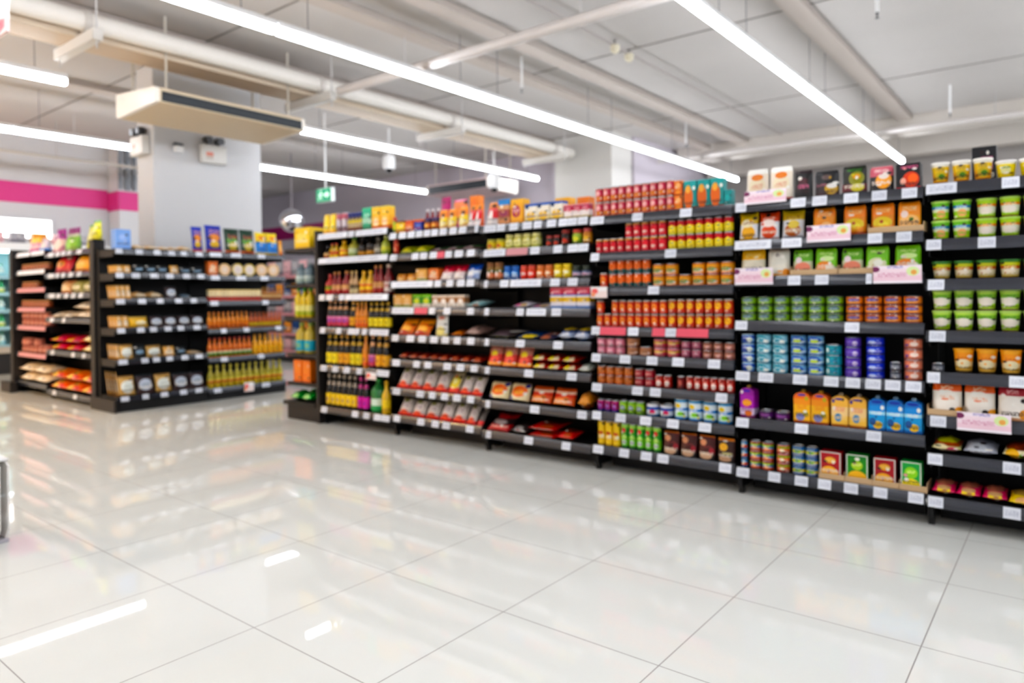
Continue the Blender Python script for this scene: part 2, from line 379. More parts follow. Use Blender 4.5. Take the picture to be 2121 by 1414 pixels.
P('brnbot','oil_bottle','small brown bottle','bottle','bottle','a86a1c',lab=[(0,'8a3a20'),(.4,'d0b080')],labt=[],cap='c08a2a')
P('capoil','oil_bottle','green-capped yellow oil bottle','bottle','bottle','d8b808',lab=[(0,'a8b020'),(.4,'e0d890')],labt=[],cap='3aa82a',fat=1)
P('cyanoil','oil_bottle','cyan-labelled oil bottle','bottle','bottle','c0a838',lab=[(0,'0aa0b8'),(.2,'14a8c0')],labt=[(.3,.7,.2,.8,'b0c050')],cap='a8c060',fat=1)
P('jug','detergent_jug','green-capped white jug','bottle','bottle','2a7a3a',lab=[(0,'3a9a5a'),(.4,'d0e0d0')],labt=[],cap='1a9a3a',fat=1)
P('whitecap','syrup_bottle','dark red bottle with white cap','bottle','bottle','8a2a34',lab=[(0,'b04050'),(.5,'8a3a40')],labt=[],cap='d8d0d0')
# --- cups and tubs
P('bluecup','soup_cup','green cup with blue band','cup','cup',[(0,'6a4a20'),(.08,'a8d030'),(.45,'d8e0c0'),(.62,'2a80b8'),(.76,'7ac048')],[(.55,.35,.26,.2,'e8b080')],[(.63,.74,.2,.8,'e0f0f8')],lid='b0d868')
P('orgcup','soup_cup','green cup with orange band','cup','cup',[(0,'7a5a30'),(.08,'a0c83a'),(.3,'d8dcc8'),(.62,'e08a2a'),(.76,'a8cc40')],[(.5,.4,.32,.2,'e8e0d4')],[(.63,.74,.2,.8,'f4e8c0')],lid='a8cc58')
P('browncup','soup_cup','yellow-green cup with brown band','cup','cup',[(0,'5a3a24'),(.1,'c0a858'),(.3,'d8d0b0'),(.55,'b85a24'),(.72,'c0c030'),(.9,'4a8a2a')],[(.5,.42,.3,.12,'e8dcc8')],[(.57,.7,.2,.8,'f0e0a0')],lid='3a7a30')
P('limecup','soup_cup','lime green and cream cup','cup','cup',[(0,'7a6a48'),(.1,'a8d038'),(.35,'dcdcc8'),(.65,'88b848'),(.85,'b8d868')],[(.5,.45,.34,.24,'e4dcd0')],[(.68,.8,.2,.8,'3a7a2a')],lid='b0d068')
P('goldcup','noodle_cup','orange-yellow noodle cup','cup','cup',[(0,'4a3a28'),(.1,'d8b060'),(.3,'e8d0a0'),(.5,'f0980c'),(.88,'f0a820')],[(.5,.42,.34,.2,'e8dcb8')],[(.6,.72,.2,.8,'c85a1a')],lid='f0a818')
P('yeltub','snack_tub','yellow tub with white lid','tub','cup',[(0,'a8703a'),(.12,'e8a818'),(.5,'e8c020'),(.85,'e8e4d8')],[(.55,.4,.3,.22,'c8b030'),(.6,.38,.16,.12,'5a8a2a')],[(.65,.8,.3,.75,'7a6a50')],lid='f0ece4')
P('lemtub','snack_tub','lemon yellow tub with white lid','tub','cup',[(0,'c8a018'),(.12,'e8d010'),(.85,'ece8dc')],[(.5,.5,.24,.26,'dcd8a0')],[(.6,.7,.3,.75,'4a7a3a')],lid='f4f0ec')
# --- boxes
P('redmango','dried_fruit_box','red dried-fruit pack','box','box',[(0,'e8d0b0'),(.05,'a82830')],[(.45,.2,.42,.28,'ecac28'),(.5,.7,.26,.12,'e0a040')],[(.64,.76,.3,.7,'f0d880')],frame=1)
P('grnmango','dried_fruit_box','green dried-fruit pack','box','box',[(0,'e8e8d0'),(.05,'2a8a24'),(.85,'2a7a34')],[(.5,.18,.44,.26,'f0b820'),(.5,.62,.26,.16,'a8d020')],[(.6,.7,.3,.7,'f0f0a0')],frame=1)
P('brtmango','dried_fruit_box','bright green fruit pack','box','box',[(0,'f0f0d8'),(.05,'14a040')],[(.5,.2,.46,.22,'ecd820'),(.5,.62,.32,.2,'8ad020'),(.75,.1,.2,.1,'d8a0a0')],[(.6,.7,.3,.7,'f0f8a0')],frame=1)
P('pinkbox','cracker_box','pink and orange carton','box','box',[(0,'a05a30'),(.08,'d0703a'),(.4,'c04058'),(.9,'d07a68')],[(.5,.7,.3,.2,'eec0b8'),(.5,.25,.36,.18,'d89048')],[])
P('orgbox','cracker_box','orange carton','box','box',[(0,'b04a20'),(.08,'e0743a'),(.85,'e89058')],[(.5,.65,.3,.2,'f0b880'),(.5,.25,.3,.15,'f0a050')],[])
P('orgteal','cereal_box','orange and teal carton','box','box',[(0,'6a3a28'),(.08,'1a8a88'),(.85,'2a9a98')],[(.38,.42,.36,.42,'d8703a'),(.35,.7,.2,.14,'eab060'),(.75,.8,.2,.15,'20a0a0')],[])
P('tealbox','cereal_box','teal carton','box','box',[(0,'146a68'),(.1,'1c9090')],[(.4,.5,.3,.2,'28a8a8')],[])
P('tanblue','cracker_box','tan pack with blue top','box','box',[(0,'c8906a'),(.3,'a0524a'),(.6,'d0a078'),(.78,'1c82c8')],[(.5,.45,.36,.12,'8a3a58')],[])
P('yelorg','cracker_box','yellow and orange carton','box','box',[(0,'e0a050'),(.2,'e8a838'),(.85,'f0b850')],[(.45,.5,.32,.26,'a83a5a')],[(.45,.6,.2,.7,'f0c8c0')])
P('whiteblue','cracker_box','white carton with blue top','box','box',[(0,'3a2a40'),(.1,'ecd8a0'),(.35,'f0e8d8'),(.86,'2a62b8')],[(.5,.32,.36,.24,'ecc050'),(.22,.84,.16,.12,'143a6a')],[])
P('redwhite','cracker_box','red and white carton','box','box',[(0,'a88a20'),(.15,'e8dcd8'),(.55,'b83050'),(.9,'d08a90')],[],[(.62,.8,.2,.8,'e8b0b8')])
P('orgtop','cracker_box','bright orange carton','box','box',[(0,'e0602a'),(.5,'f08a3a')],[(.5,.6,.34,.3,'f07a20')],[])
P('trired','milk_powder_box','white carton with red and blue bands','box','box',[(0,'6a8ac0'),(.12,'d8d4dc'),(.3,'d8b048'),(.52,'d8d8e4'),(.6,'3a4a98'),(.66,'cc5868'),(.95,'d89aa0')],[],[(.7,.85,.2,.8,'e8b8c0'),(.34,.48,.2,.8,'e0c070')])
P('tanbox','biscuit_box','tan carton','box','box',[(0,'8a9040'),(.2,'d8a868'),(.85,'c89858')],[(.5,.5,.25,.25,'e0b888')],[])
P('grnbox','biscuit_box','green carton','box','box',[(0,'c8c0b0'),(.3,'4a9030'),(.8,'7ab838')],[(.5,.5,.3,.2,'c8d040')],[])
P('brnwhite','biscuit_box','brown and white pack','box','box',[(0,'c8c0b8'),(.4,'a87a58'),(.8,'d8c8b8')],[(.5,.5,.3,.2,'e8e0d8')],[])
P('mintbox','biscuit_box','mint green carton','box','box',[(0,'1a7a5a'),(.3,'a8d0b8'),(.55,'30b088'),(.9,'4ac098')],[],[(.6,.75,.2,.8,'c8f0e0')])
P('yelbox','biscuit_box','yellow-orange carton','box','box',[(0,'d06a30'),(.15,'f0b850'),(.6,'f4c048'),(.92,'e8d060')],[(.5,.3,.34,.16,'f4e0b8')],[(.4,.55,.2,.8,'f0d8a0')])
P('yellowb','cracker_box','yellow flat box','box','box',[(0,'c88a1a'),(.3,'ecc020'),(.85,'6a3a20')],[(.5,.5,.3,.2,'f0d848')],[])
P('redorgb','cracker_box','orange-red flat box','box','box',[(0,'b0401a'),(.3,'e0682a'),(.8,'c84a1a')],[],[(.4,.6,.2,.8,'f0c090')])
P('navyb','cracker_box','dark blue box','box','box',[(0,'142a7a'),(.1,'1c3494'),(.8,'d0602a')],[],[(.4,.6,.2,.8,'8aa0e0')])
P('bluebox','shipping_box','pale blue upright carton','box','box',[(0,'6a90d0'),(.05,'88aae0')],[(.45,.6,.2,.15,'a8c0ec')],[(.2,.35,.3,.7,'a8c0f0')])
P('orgcarton','biscuit_box','orange-pink carton','box','box',[(0,'c06a3a'),(.15,'e0885a'),(.8,'d0703a')],[(.5,.55,.3,.25,'ecc8a8')],[])
P('blackcarton','shipping_box','black carton with pink print','box','box',[(0,'161618'),(.05,'1c1c20')],[],[(.4,.75,.35,.85,'c06a90')])
P('blackmeal','meal_box','black meal box with red picture','box','box',[(0,'a82030'),(.08,'1a1a1e')],[(.62,.36,.34,.3,'d84a30'),(.7,.4,.2,.18,'f07a50'),(.3,.3,.12,.14,'e8b0a0')],[(.78,.9,.2,.9,'d06a90')])
P('yellowpack','tea_box','yellow carton','box','box',[(0,'d8ac2a'),(.1,'ecc84a'),(.9,'e8c010')],[],[(.3,.7,.2,.8,'f0e090')])
P('whitecan','noodle_box','red and cream small carton','box','box',[(0,'b8301c'),(.4,'e8dcb8'),(.85,'d8c08a')],[],[(.5,.7,.2,.8,'c8a060')])
# --- bags
P('puffwhite','rice_cracker_bag','puffy white bag','bag','pouch',[(0,'b03a30'),(.08,'e8dccc'),(.85,'f0eee8')],[(.5,.5,.36,.24,'e8dcc0'),(.5,.75,.26,.1,'e08a50'),(.2,.1,.14,.1,'7a2a40')],[(.4,.55,.25,.75,'d8a088')])
P('blkpink','snack_bag','black bag with pink print','bag','pouch',[(0,'141416'),(.9,'2a1a20')],[(.5,.6,.26,.14,'4a1a24')],[(.35,.5,.2,.8,'d87a98')])
P('blkmeal','snack_bag','black and maroon meal bag','bag','pouch',[(0,'3a1014'),(.1,'2a1416'),(.4,'1c1c20')],[(.7,.28,.26,.22,'c09a3a'),(.72,.4,.2,.1,'e0dcd8'),(.5,.75,.2,.1,'6a5a58')],[(.4,.5,.1,.5,'b06a78')])
P('blkgreen','snack_bag','black bag with yellow-green picture','bag','pouch',[(0,'2a1414'),(.1,'6a1420'),(.35,'1c1e14')],[(.6,.55,.3,.25,'8a8a1a'),(.6,.62,.16,.1,'d89a30'),(.65,.22,.26,.14,'d0c010')],[(.8,.9,.2,.8,'3a7a2a')])
P('pinkmeal','snack_bag','pink and black bag with orange dish','bag','pouch',[(0,'1c1618'),(.6,'c86a78'),(.95,'d88a90')],[(.6,.42,.32,.32,'f0a018'),(.6,.62,.2,.14,'ece0d8')],[(.75,.88,.2,.8,'f0d0d0')])
P('goldpack','noodle_pack','gold noodle pack','packet','pillow',[(0,'b08a28'),(.1,'d8d8dc'),(.6,'c8a828'),(.9,'d0b030')],[(.5,.3,.36,.24,'e0a838'),(.45,.62,.34,.14,'e8e0c0')],[(.58,.7,.2,.8,'8a4a2a')])
P('redpack','noodle_pack','red and white noodle pack','packet','pillow',[(0,'b8a0a0'),(.1,'dcdce0'),(.65,'c84a28'),(.9,'d05030')],[(.5,.3,.38,.24,'d8502a'),(.5,.6,.32,.14,'f0e0d8')],[(.72,.82,.2,.8,'f0c8b8')])
P('bronzepack','noodle_pack','gold pack with brown dish','packet','pillow',[(0,'a8a8b0'),(.1,'d4d4d8'),(.65,'c0a018'),(.9,'c8b020')],[(.5,.3,.36,.22,'b0602a'),(.55,.5,.26,.14,'d8c060')],[(.7,.8,.2,.8,'7a4a1a')])
P('orgpack','meal_pouch','orange meal pouch','pouch','pouch',[(0,'b8623a'),(.1,'ec9a3c'),(.7,'ee8a2a'),(.95,'e8a050')],[(.4,.3,.34,.2,'e88a1a'),(.6,.35,.24,.16,'f0c088')],[(.7,.85,.2,.8,'f4d0a0')])
P('orgyel','meal_pouch','orange pouch with yellow dish','pouch','pouch',[(0,'b0501c'),(.1,'e08a1a'),(.6,'f0881c')],[(.5,.36,.4,.2,'dcc018'),(.55,.3,.2,.1,'e8d860')],[(.7,.85,.2,.8,'f8c890')])
P('orgdish','meal_pouch','orange pouch with peach dish','pouch','pouch',[(0,'d8a878'),(.1,'eca850'),(.55,'f0921c')],[(.5,.34,.42,.24,'ecbc80'),(.6,.42,.1,.06,'4a6a2a'),(.3,.6,.16,.12,'ecd8d0')],[(.7,.85,.2,.8,'f8d0a0')])
P('yelricebag','rice_bag','white bag with yellow top','bag','pouch',[(0,'c8b48a'),(.1,'e4dcc4'),(.62,'f0b428'),(.9,'f4b81c')],[(.5,.36,.36,.26,'ece4d0')],[(.7,.85,.2,.8,'f8d880')])
P('clearrice','rice_bag','pale clear grain bag','bag','pouch',[(0,'d8a060'),(.1,'d4d0c4'),(.9,'b8a898')],[(.5,.5,.36,.3,'e0dcd0'),(.85,.15,.14,.12,'e8942a')],[(.7,.85,.3,.7,'f0e8e0')])
P('greenmeal','meal_pouch','green pouch with pink dish','pouch','pouch',[(0,'8a9a60'),(.1,'c8c8a8'),(.55,'6aa834'),(.9,'7ab840')],[(.5,.3,.4,.22,'e0907a'),(.3,.6,.16,.12,'e8d8dc')],[(.72,.84,.3,.8,'d0e8a0')])
P('limemeal','meal_pouch','lime pouch with orange dish','pouch','pouch',[(0,'b0a880'),(.08,'e0dcc8'),(.3,'7ac41c'),(.9,'88d020')],[(.45,.3,.4,.22,'ec8a2c'),(.7,.25,.2,.14,'e8dccc'),(.55,.62,.3,.1,'d8f0a8')],[(.75,.85,.2,.8,'d8f0a0')])
P('limecream','meal_pouch','lime pouch with creamy dish','pouch','pouch',[(0,'8a9a3a'),(.08,'c8d080'),(.3,'7cc824'),(.9,'88d028')],[(.5,.36,.38,.22,'dcdcb8'),(.55,.4,.2,.12,'f0f0e4')],[(.75,.85,.2,.8,'d8f0a0')])
P('orgrice','rice_bag','white grain bag with orange top','bag','pouch',[(0,'d8b890'),(.1,'ece4d8'),(.75,'e8641c'),(.95,'d8581c')],[(.5,.45,.4,.34,'efe8de'),(.9,.15,.16,.14,'eca01a')],[(.8,.92,.3,.7,'f4c8a8'),(.5,.62,.25,.75,'e8c0a8')])
P('redrice','rice_bag','white grain bag with red top','bag','pouch',[(0,'c89a78'),(.1,'e8e0d4'),(.72,'b01c30'),(.95,'a01828')],[(.5,.42,.4,.3,'ece6de'),(.88,.2,.16,.14,'e09a4a')],[(.78,.9,.3,.7,'e8b0b0')])
P('multiflat','noodle_pack','flat green and cream pack','packet','flat',[(0,'5a2a20'),(.2,'c8c088'),(.5,'a8502a'),(.7,'c0c040')],[(.3,.4,.24,.2,'e8dcb0'),(.7,.3,.2,.16,'c85a70')],[])
P('silverflat','noodle_pack','flat silver pack','packet','flat',[(0,'5a5a64'),(.2,'b0b4c0'),(.8,'8a8c98')],[(.4,.5,.3,.3,'c8ccd4')],[(.2,.35,.2,.8,'4a4a58')])
P('yelflat','noodle_pack','flat yellow and white pack','packet','flat',[(0,'7a4a1c'),(.2,'dcd4b0'),(.6,'7a3018')],[(.3,.4,.22,.26,'ecb41c'),(.7,.3,.2,.16,'6a9a2a')],[])
P('magflat','snack_bag','flat magenta bag','bag','flat',[(0,'a0103c'),(.2,'d82a64'),(.75,'a86a58')],[(.5,.45,.28,.2,'ecd028'),(.5,.62,.3,.12,'c8a078')],[])
P('yelmag','snack_bag','flat yellow bag','bag','flat',[(0,'a87a10'),(.2,'e8c83a'),(.75,'b09050')],[(.55,.45,.3,.22,'e0b080')],[])
P('brownpack','coffee_bag','brown coffee bag with orange top','bag','pouch',[(0,'1c1010'),(.2,'4a1c1a'),(.85,'5a1a1a'),(.93,'d0701c')],[(.3,.7,.2,.13,'d89a78'),(.5,.16,.34,.14,'c8a488'),(.8,.36,.14,.14,'a01c2c')],[(.5,.58,.2,.8,'8a3a3a')])
P('coffyel','coffee_bag','brown coffee bag with yellow badge','bag','pouch',[(0,'1c1210'),(.2,'3a1a14'),(.88,'d87c10')],[(.38,.62,.24,.16,'eab030'),(.5,.14,.34,.12,'b89478'),(.6,.36,.3,.05,'b8b080')],[])
P('redyel','snack_bag','tall red and yellow bag','bag','pouch',[(0,'d05a20'),(.12,'ecae20'),(.24,'c84a44'),(.6,'b87868'),(.92,'a04a48')],[(.45,.62,.22,.15,'ecd02c'),(.55,.38,.3,.16,'ec6a5c')],[(.75,.85,.2,.8,'d8a8a0')],tilt=14)
P('redstack','snack_bag','flat red and yellow bag','bag','flat',[(0,'8a1018'),(.2,'c02418'),(.8,'a82a1c')],[(.35,.5,.2,.3,'e8d828'),(.65,.5,.18,.24,'e8d8b8')],[])
P('whiteroll','snack_bag','flat grey-green pack','packet','flat',[(0,'7a8478'),(.2,'b8bcb0'),(.8,'8a9288')],[(.5,.5,.3,.24,'d8d8d0')],[])
P('creamorg','bread_bag','cream bag with orange panel','bag','pouch',[(0,'c8b088'),(.1,'e8d8b0'),(.92,'d0c0a0')],[(.5,.6,.38,.28,'ec6a10'),(.5,.55,.26,.12,'f4901c'),(.16,.2,.12,.14,'34307a'),(.84,.88,.12,.1,'3a3478')],[(.5,.62,.3,.7,'f4b850')],tilt=20)
P('orgred','bread_bag','orange-red bakery bag','bag','pouch',[(0,'9a4418'),(.12,'e0622a'),(.5,'d84a34'),(.7,'e8c8b0'),(.82,'c05a34')],[(.45,.32,.36,.2,'ec8420')],[(.25,.4,.2,.8,'f0b050')],tilt=22)
P('tanbread','bread_bag','tan bakery bag','bag','flat',[(0,'8a4a28'),(.3,'c8884a'),(.8,'b07a4a')],[(.5,.5,.34,.28,'d89a58')],[])
P('redbag','noodle_pack','red noodle pack with dark window','packet','pillow',[(0,'a00c14'),(.15,'c81820'),(.4,'3a2828'),(.72,'b0242a'),(.9,'8a1a1c')],[(.5,.55,.3,.12,'a89a98')],[(.2,.3,.2,.8,'e87060')],tilt=58)
P('redlow','noodle_pack','flat red noodle pack','packet','flat',[(0,'8a0c10'),(.2,'d01c1c'),(.75,'6a2a1c')],[(.6,.5,.24,.2,'a8501c')],[(.3,.5,.2,.8,'e8403a')])
P('darklow','noodle_pack','flat black and red pack','packet','flat',[(0,'8a1c18'),(.25,'3a3030'),(.8,'28201e')],[(.5,.5,.26,.26,'a09a98')],[])
P('grnflat','noodle_pack','flat dark pack with green edge','packet','flat',[(0,'3a4a1c'),(.12,'7a8a2a'),(.25,'3a3230'),(.8,'4a4040')],[(.5,.55,.3,.2,'5a4a50')],[(.1,.22,.2,.9,'b0c020')])
P('bluflat','noodle_pack','flat blue and yellow pack','packet','flat',[(0,'143a70'),(.3,'1c4a88'),(.8,'1a3050')],[(.6,.45,.34,.2,'d8c020')],[])
P('navyflat','noodle_pack','flat navy and brown pack','packet','flat',[(0,'1c2440'),(.3,'3a3850'),(.7,'7a5048')],[(.4,.45,.3,.22,'a86a50')],[])
P('silvblue','noodle_pack','silver-blue pack with yellow top','packet','flat',[(0,'2a4a88'),(.2,'a8b4cc'),(.65,'2a4078'),(.8,'b89c28')],[(.5,.42,.3,.22,'c8ccd8')],[])
P('whiteflat','noodle_pack','flat white pack','packet','flat',[(0,'6a7ab0'),(.2,'d8d4dc'),(.7,'b8b0bc')],[(.3,.5,.2,.2,'d86a98'),(.65,.5,.2,.2,'c8a868')],[])
P('orgflat','snack_bag','orange snack bag leaning back','bag','pillow',[(0,'c0481c'),(.15,'ec7a24'),(.6,'ec9a3a'),(.85,'d8862a')],[(.5,.4,.34,.2,'f4b85c'),(.4,.2,.3,.12,'d83a1c')],[(.6,.75,.2,.8,'d04a20')],tilt=40)
P('whitehang','noodle_bag','white upright noodle bag','bag','pouch',[(0,'d8c890'),(.15,'dcdad4'),(.85,'e8e4e0')],[(.5,.25,.34,.2,'e4d48a'),(.5,.85,.26,.08,'d89080')],[(.5,.65,.3,.7,'b8b4b0')])
P('brnflat','snack_bag','flat brown and clear bag','bag','flat',[(0,'5a4038'),(.3,'8a7068'),(.8,'6a5850')],[(.5,.5,.34,.26,'a89088')],[])
P('brnorg','snack_bag','flat orange-brown bag','bag','flat',[(0,'7a3a1c'),(.3,'b0602c'),(.8,'6a3a24')],[(.5,.5,.3,.2,'c8803c')],[])
P('maroonflat','snack_bag','flat maroon pack','packet','flat',[(0,'3a1414'),(.3,'7a2a24'),(.8,'4a1c1a')],[(.5,.5,.3,.22,'a85a40')],[])
P('tealflat','snack_bag','flat teal and white pack','packet','flat',[(0,'3a8a8a'),(.2,'a0ccd0'),(.7,'b8d0d0')],[(.6,.3,.24,.2,'a86a4a')],[])
P('clearred','sausage_pouch','clear pouch with red base','pouch','pillow',[(0,'b81414'),(.06,'d82418'),(.2,'c8bcb4'),(.55,'b8aca4'),(.9,'8a7f70')],[(.5,.24,.27,.14,'ea5030'),(.5,.62,.3,.16,'dcd4d0'),(.4,.85,.2,.06,'8a8a3a')],[(.5,.7,.25,.75,'8a6a70')],tilt=34)
P('clearyel','sausage_pouch','clear pouch with yellow label','pouch','pillow',[(0,'b81414'),(.08,'e03018'),(.26,'c8b898'),(.9,'9a8a5a')],[(.5,.5,.38,.28,'e8d050'),(.5,.55,.22,.12,'f0e8a0')],[(.6,.75,.25,.75,'8a8a3a')],tilt=34)
P('greydark','sausage_pouch','grey pouch with red base','pouch','pillow',[(0,'b01214'),(.1,'d82018'),(.25,'6a625e'),(.9,'58524e')],[],[],tilt=40)
P('grnpack','noodle_pack','yellow-green slanted pack','packet','pillow',[(0,'4a5010'),(.2,'8a981c'),(.6,'b0b028'),(.85,'3a4414')],[(.5,.5,.3,.2,'c8c030')],[],tilt=58)
P('greypink','noodle_pack','flat grey and pink pack','packet','flat',[(0,'5a3a3c'),(.2,'8a6a6c'),(.6,'6a5a5c')],[(.5,.5,.3,.24,'a89090'),(.8,.7,.16,.2,'2a7a3a')],[])
P('redwhitebag','sugar_bag','slanted red and white bag','bag','pillow',[(0,'d8c8c8'),(.35,'e8d4d0'),(.55,'c82c44'),(.85,'b83a48')],[(.4,.3,.2,.2,'f0e4e0')],[],tilt=30)
P('bluewhite','sugar_bag','slanted blue and white bag','bag','pillow',[(0,'a8b8d8'),(.4,'e0e4ec'),(.6,'1c54b0'),(.9,'1848a0')],[(.4,.3,.24,.2,'f0f0f4')],[],tilt=26)
P('sunpack','snack_bag','yellow bag with orange flower top','bag','pouch',[(0,'c8a070'),(.2,'e8c83a'),(.6,'ec8a14'),(.9,'f09a1c')],[(.5,.72,.2,.1,'5a3018'),(.4,.3,.3,.18,'ece0a0')],[])
P('slantred','snack_bag','red and white slanted bag with orange top','bag','pillow',[(0,'dcd4d4'),(.3,'d84a50'),(.6,'e07070'),(.75,'ec8a18')],[(.4,.35,.2,.3,'f0e8e4'),(.5,.85,.2,.08,'6a3a14')],[],tilt=18)
P('magheart','gift_bag','magenta gift bag','bag','pouch',[(0,'d05aa0'),(.3,'c02a78'),(.8,'a82468')],[(.5,.3,.3,.2,'e080c0')],[])
P('orgpink','gift_bag','orange and pink gift bag','bag','pouch',[(0,'d86aa8'),(.2,'f08a50'),(.7,'f09a70'),(.92,'e080a0')],[(.5,.5,.34,.2,'f4a060')],[])
P('yelfruit','snack_bag','bright yellow snack pouch','bag','pouch',[(0,'e0a82a'),(.2,'f4d014'),(.9,'e8c010')],[(.5,.4,.26,.2,'f4e060')],[])
P('pinkgrey','biscuit_box','grey and pink canister','canister','can',[(0,'8a6a70'),(.3,'b8a8b0'),(.7,'c87a88')],[(.5,.5,.3,.2,'d8d0d8')],[])
P('yeltubeb','snack_tube','yellow squeeze tube','tube','bottle','e0b410',lab=[(0,'c89a08'),(.3,'ecc818')],labt=[],cap='d8a808')
# --- rounded-top cartons
P('purplejug','drink_pack','purple rounded drink pack','drink pack','round',[(0,'7a2a6a'),(.1,'d8c8e0'),(.32,'b03ab8'),(.5,'a830a8'),(.75,'9a2a9a')],[(.5,.5,.34,.12,'f09a4a'),(.6,.16,.26,.1,'e07a2a'),(.5,.9,.26,.04,'4a3ab0')],[(.45,.55,.2,.8,'f4c060')],cap='b89a3a')
P('orangejug','drink_pack','orange rounded drink pack','drink pack','round',[(0,'a84a20'),(.08,'f0b83a'),(.6,'ee9a3c'),(.8,'ee742c')],[(.4,.2,.26,.12,'8a90c0'),(.7,.34,.16,.1,'b8b030'),(.5,.92,.26,.04,'5a4a98')],[(.45,.6,.2,.8,'e88a20')],cap='c8961c')
P('tanjug','drink_pack','tan rounded drink pack','drink pack','round',[(0,'b06a3a'),(.08,'f0c468'),(.35,'f0d09a'),(.65,'eebc68')],[(.42,.3,.22,.13,'2a84b8'),(.5,.9,.3,.04,'54448a')],[(.5,.65,.2,.8,'e89a80')],cap='a89a88')
P('bluejug','drink_pack','blue rounded drink pack','drink pack','round',[(0,'0e6ab8'),(.1,'22a0dc'),(.5,'a8d8ec'),(.6,'1c90dc'),(.78,'1478c8')],[(.55,.18,.28,.12,'ecc040'),(.25,.28,.2,.12,'1a5a9a'),(.5,.9,.34,.05,'1a3aa0')],[(.5,.6,.2,.8,'f0f4f8')],cap='88a8c0')
# --- island
P('tanbag','grain_bag','tan grain bag','bag','pillow',[(0,'b07c42'),(.1,'d8a868'),(.9,'b89058')],[(.5,.45,.34,.26,'dccab0')],[],tilt=16)
P('whitebag','grain_bag','grain bag with white label','bag','pillow',[(0,'a8844a'),(.1,'c8a46a'),(.9,'9a7a50')],[(.5,.45,.38,.32,'d8dcd4')],[(.4,.55,.25,.75,'b8beb8')],tilt=16)
P('darkbag','grain_bag','dark bean bag with pale label','bag','pillow',[(0,'4a2a24'),(.1,'3a2a2c'),(.9,'2a3034')],[(.5,.48,.38,.3,'b4bcc8')],[(.42,.56,.25,.75,'8a929c')],tilt=16)
P('yelbag','grain_bag','yellow grain bag','bag','pillow',[(0,'c88c10'),(.1,'f0bc20'),(.8,'d8b870')],[(.6,.4,.3,.26,'ece0b8')],[],tilt=16)
P('slatebag','grain_bag','black bag with slate label','bag','pillow',[(0,'1c2024'),(.9,'24282c')],[(.5,.48,.36,.16,'7a94a8')],[(.2,.3,.2,.8,'a0a8b0')],tilt=16)
P('lowtan','grain_bag','flat tan grain bag','bag','flat',[(0,'a07848'),(.3,'d0ac7c'),(.8,'b89468')],[(.5,.5,.34,.28,'dccbb0')],[])
P('lowdark','grain_bag','flat dark grain bag','bag','flat',[(0,'22262a'),(.3,'32383c'),(.8,'2a3034')],[(.5,.5,.36,.24,'708494')],[])
P('chipblue','chip_bag','royal blue snack bag','bag','pillow',[(0,'b84a24'),(.1,'1c34a8'),(.9,'2440b8')],[(.5,.55,.36,.14,'e08a34'),(.5,.3,.3,.14,'d8b040')],[(.7,.85,.2,.8,'c89ab0')])
P('chipdark','chip_bag','dark green snack bag','bag','pillow',[(0,'b85a30'),(.12,'1c3c2c'),(.9,'243c34')],[(.45,.5,.34,.16,'5a8a3a'),(.5,.3,.28,.16,'b09a3a')],[(.6,.75,.2,.8,'b04a3a')])
P('chipyel','chip_bag','blue bag with yellow top','bag','pillow',[(0,'c8a848'),(.1,'148ad8'),(.55,'ecc81c'),(.9,'ecd42a')],[(.5,.35,.3,.2,'1478d0'),(.5,.75,.26,.1,'e08a1c')],[])
P('orgedge','chip_bag','small orange snack bag','bag','pillow',[(0,'d8781c'),(.2,'eca03a')],[(.5,.5,.3,.2,'f0c070')],[])
P('roundtin','cheese_tin','round tin standing on its edge','tin','disc','dcd0c4',ring='d8b83a',face='d8c8c4')
P('roundpink','cheese_tin','round cream tin on its edge','tin','disc','e0c0a0',ring='e0b878',face='e0cdbc')
P('purplebag','snack_bag','purple-topped snack bag','bag','pouch',[(0,'b07a8a'),(.3,'d8b8b0'),(.55,'9a3a8a'),(.9,'8a2a7a')],[(.55,.35,.26,.26,'ecd8d0')],[])
P('greenpurp','snack_bag','green bag with purple top','bag','pouch',[(0,'6a8a3a'),(.2,'7aa848'),(.6,'a8b0a0'),(.72,'7a2a6a')],[(.5,.3,.24,.2,'88c040')],[])
P('yelgreen','snack_bag','yellow and green snack bag','bag','pouch',[(0,'c0b81c'),(.2,'e0dc1c'),(.7,'d8dc60'),(.88,'4a9a2a')],[(.4,.5,.26,.24,'e8e8a0')],[])
P('greytop','snack_bag','pale lilac snack bag','bag','pouch',[(0,'5a8ad0'),(.2,'d0c4d4'),(.8,'c8b8b8')],[(.5,.5,.3,.2,'e4dcdc')],[])
P('pinktop','snack_bag','pink and yellow snack bag','bag','pouch',[(0,'b86a98'),(.2,'d8a0b8'),(.6,'ecd070'),(.9,'e8b83a')],[],[])
P('redchip','chip_bag','red snack bag','bag','pillow',[(0,'a8283a'),(.2,'d0404c'),(.8,'b83a48')],[(.4,.5,.3,.2,'d89a48')],[],tilt=24)
P('orgchip','chip_bag','yellow-orange snack bag','bag','pillow',[(0,'b8701c'),(.2,'e8a024'),(.9,'e09818')],[(.5,.4,.26,.2,'d8b868')],[],tilt=24)
P('tanchip','chip_bag','tan snack bag','bag','pillow',[(0,'b8604a'),(.12,'d0a478'),(.9,'b07058')],[(.5,.45,.3,.24,'e0c8a0')],[],tilt=24)
P('olivechip','chip_bag','olive snack bag','bag','pillow',[(0,'a8a080'),(.2,'9a9458'),(.9,'6a6c3a')],[(.5,.4,.3,.2,'ccc4a0')],[],tilt=24)
P('creambag','flour_bag','cream pillow bag','bag','flat',[(0,'c8b08a'),(.2,'e8d8c0'),(.8,'d8c4a8')],[(.5,.5,.3,.2,'f0e8dc')],[])
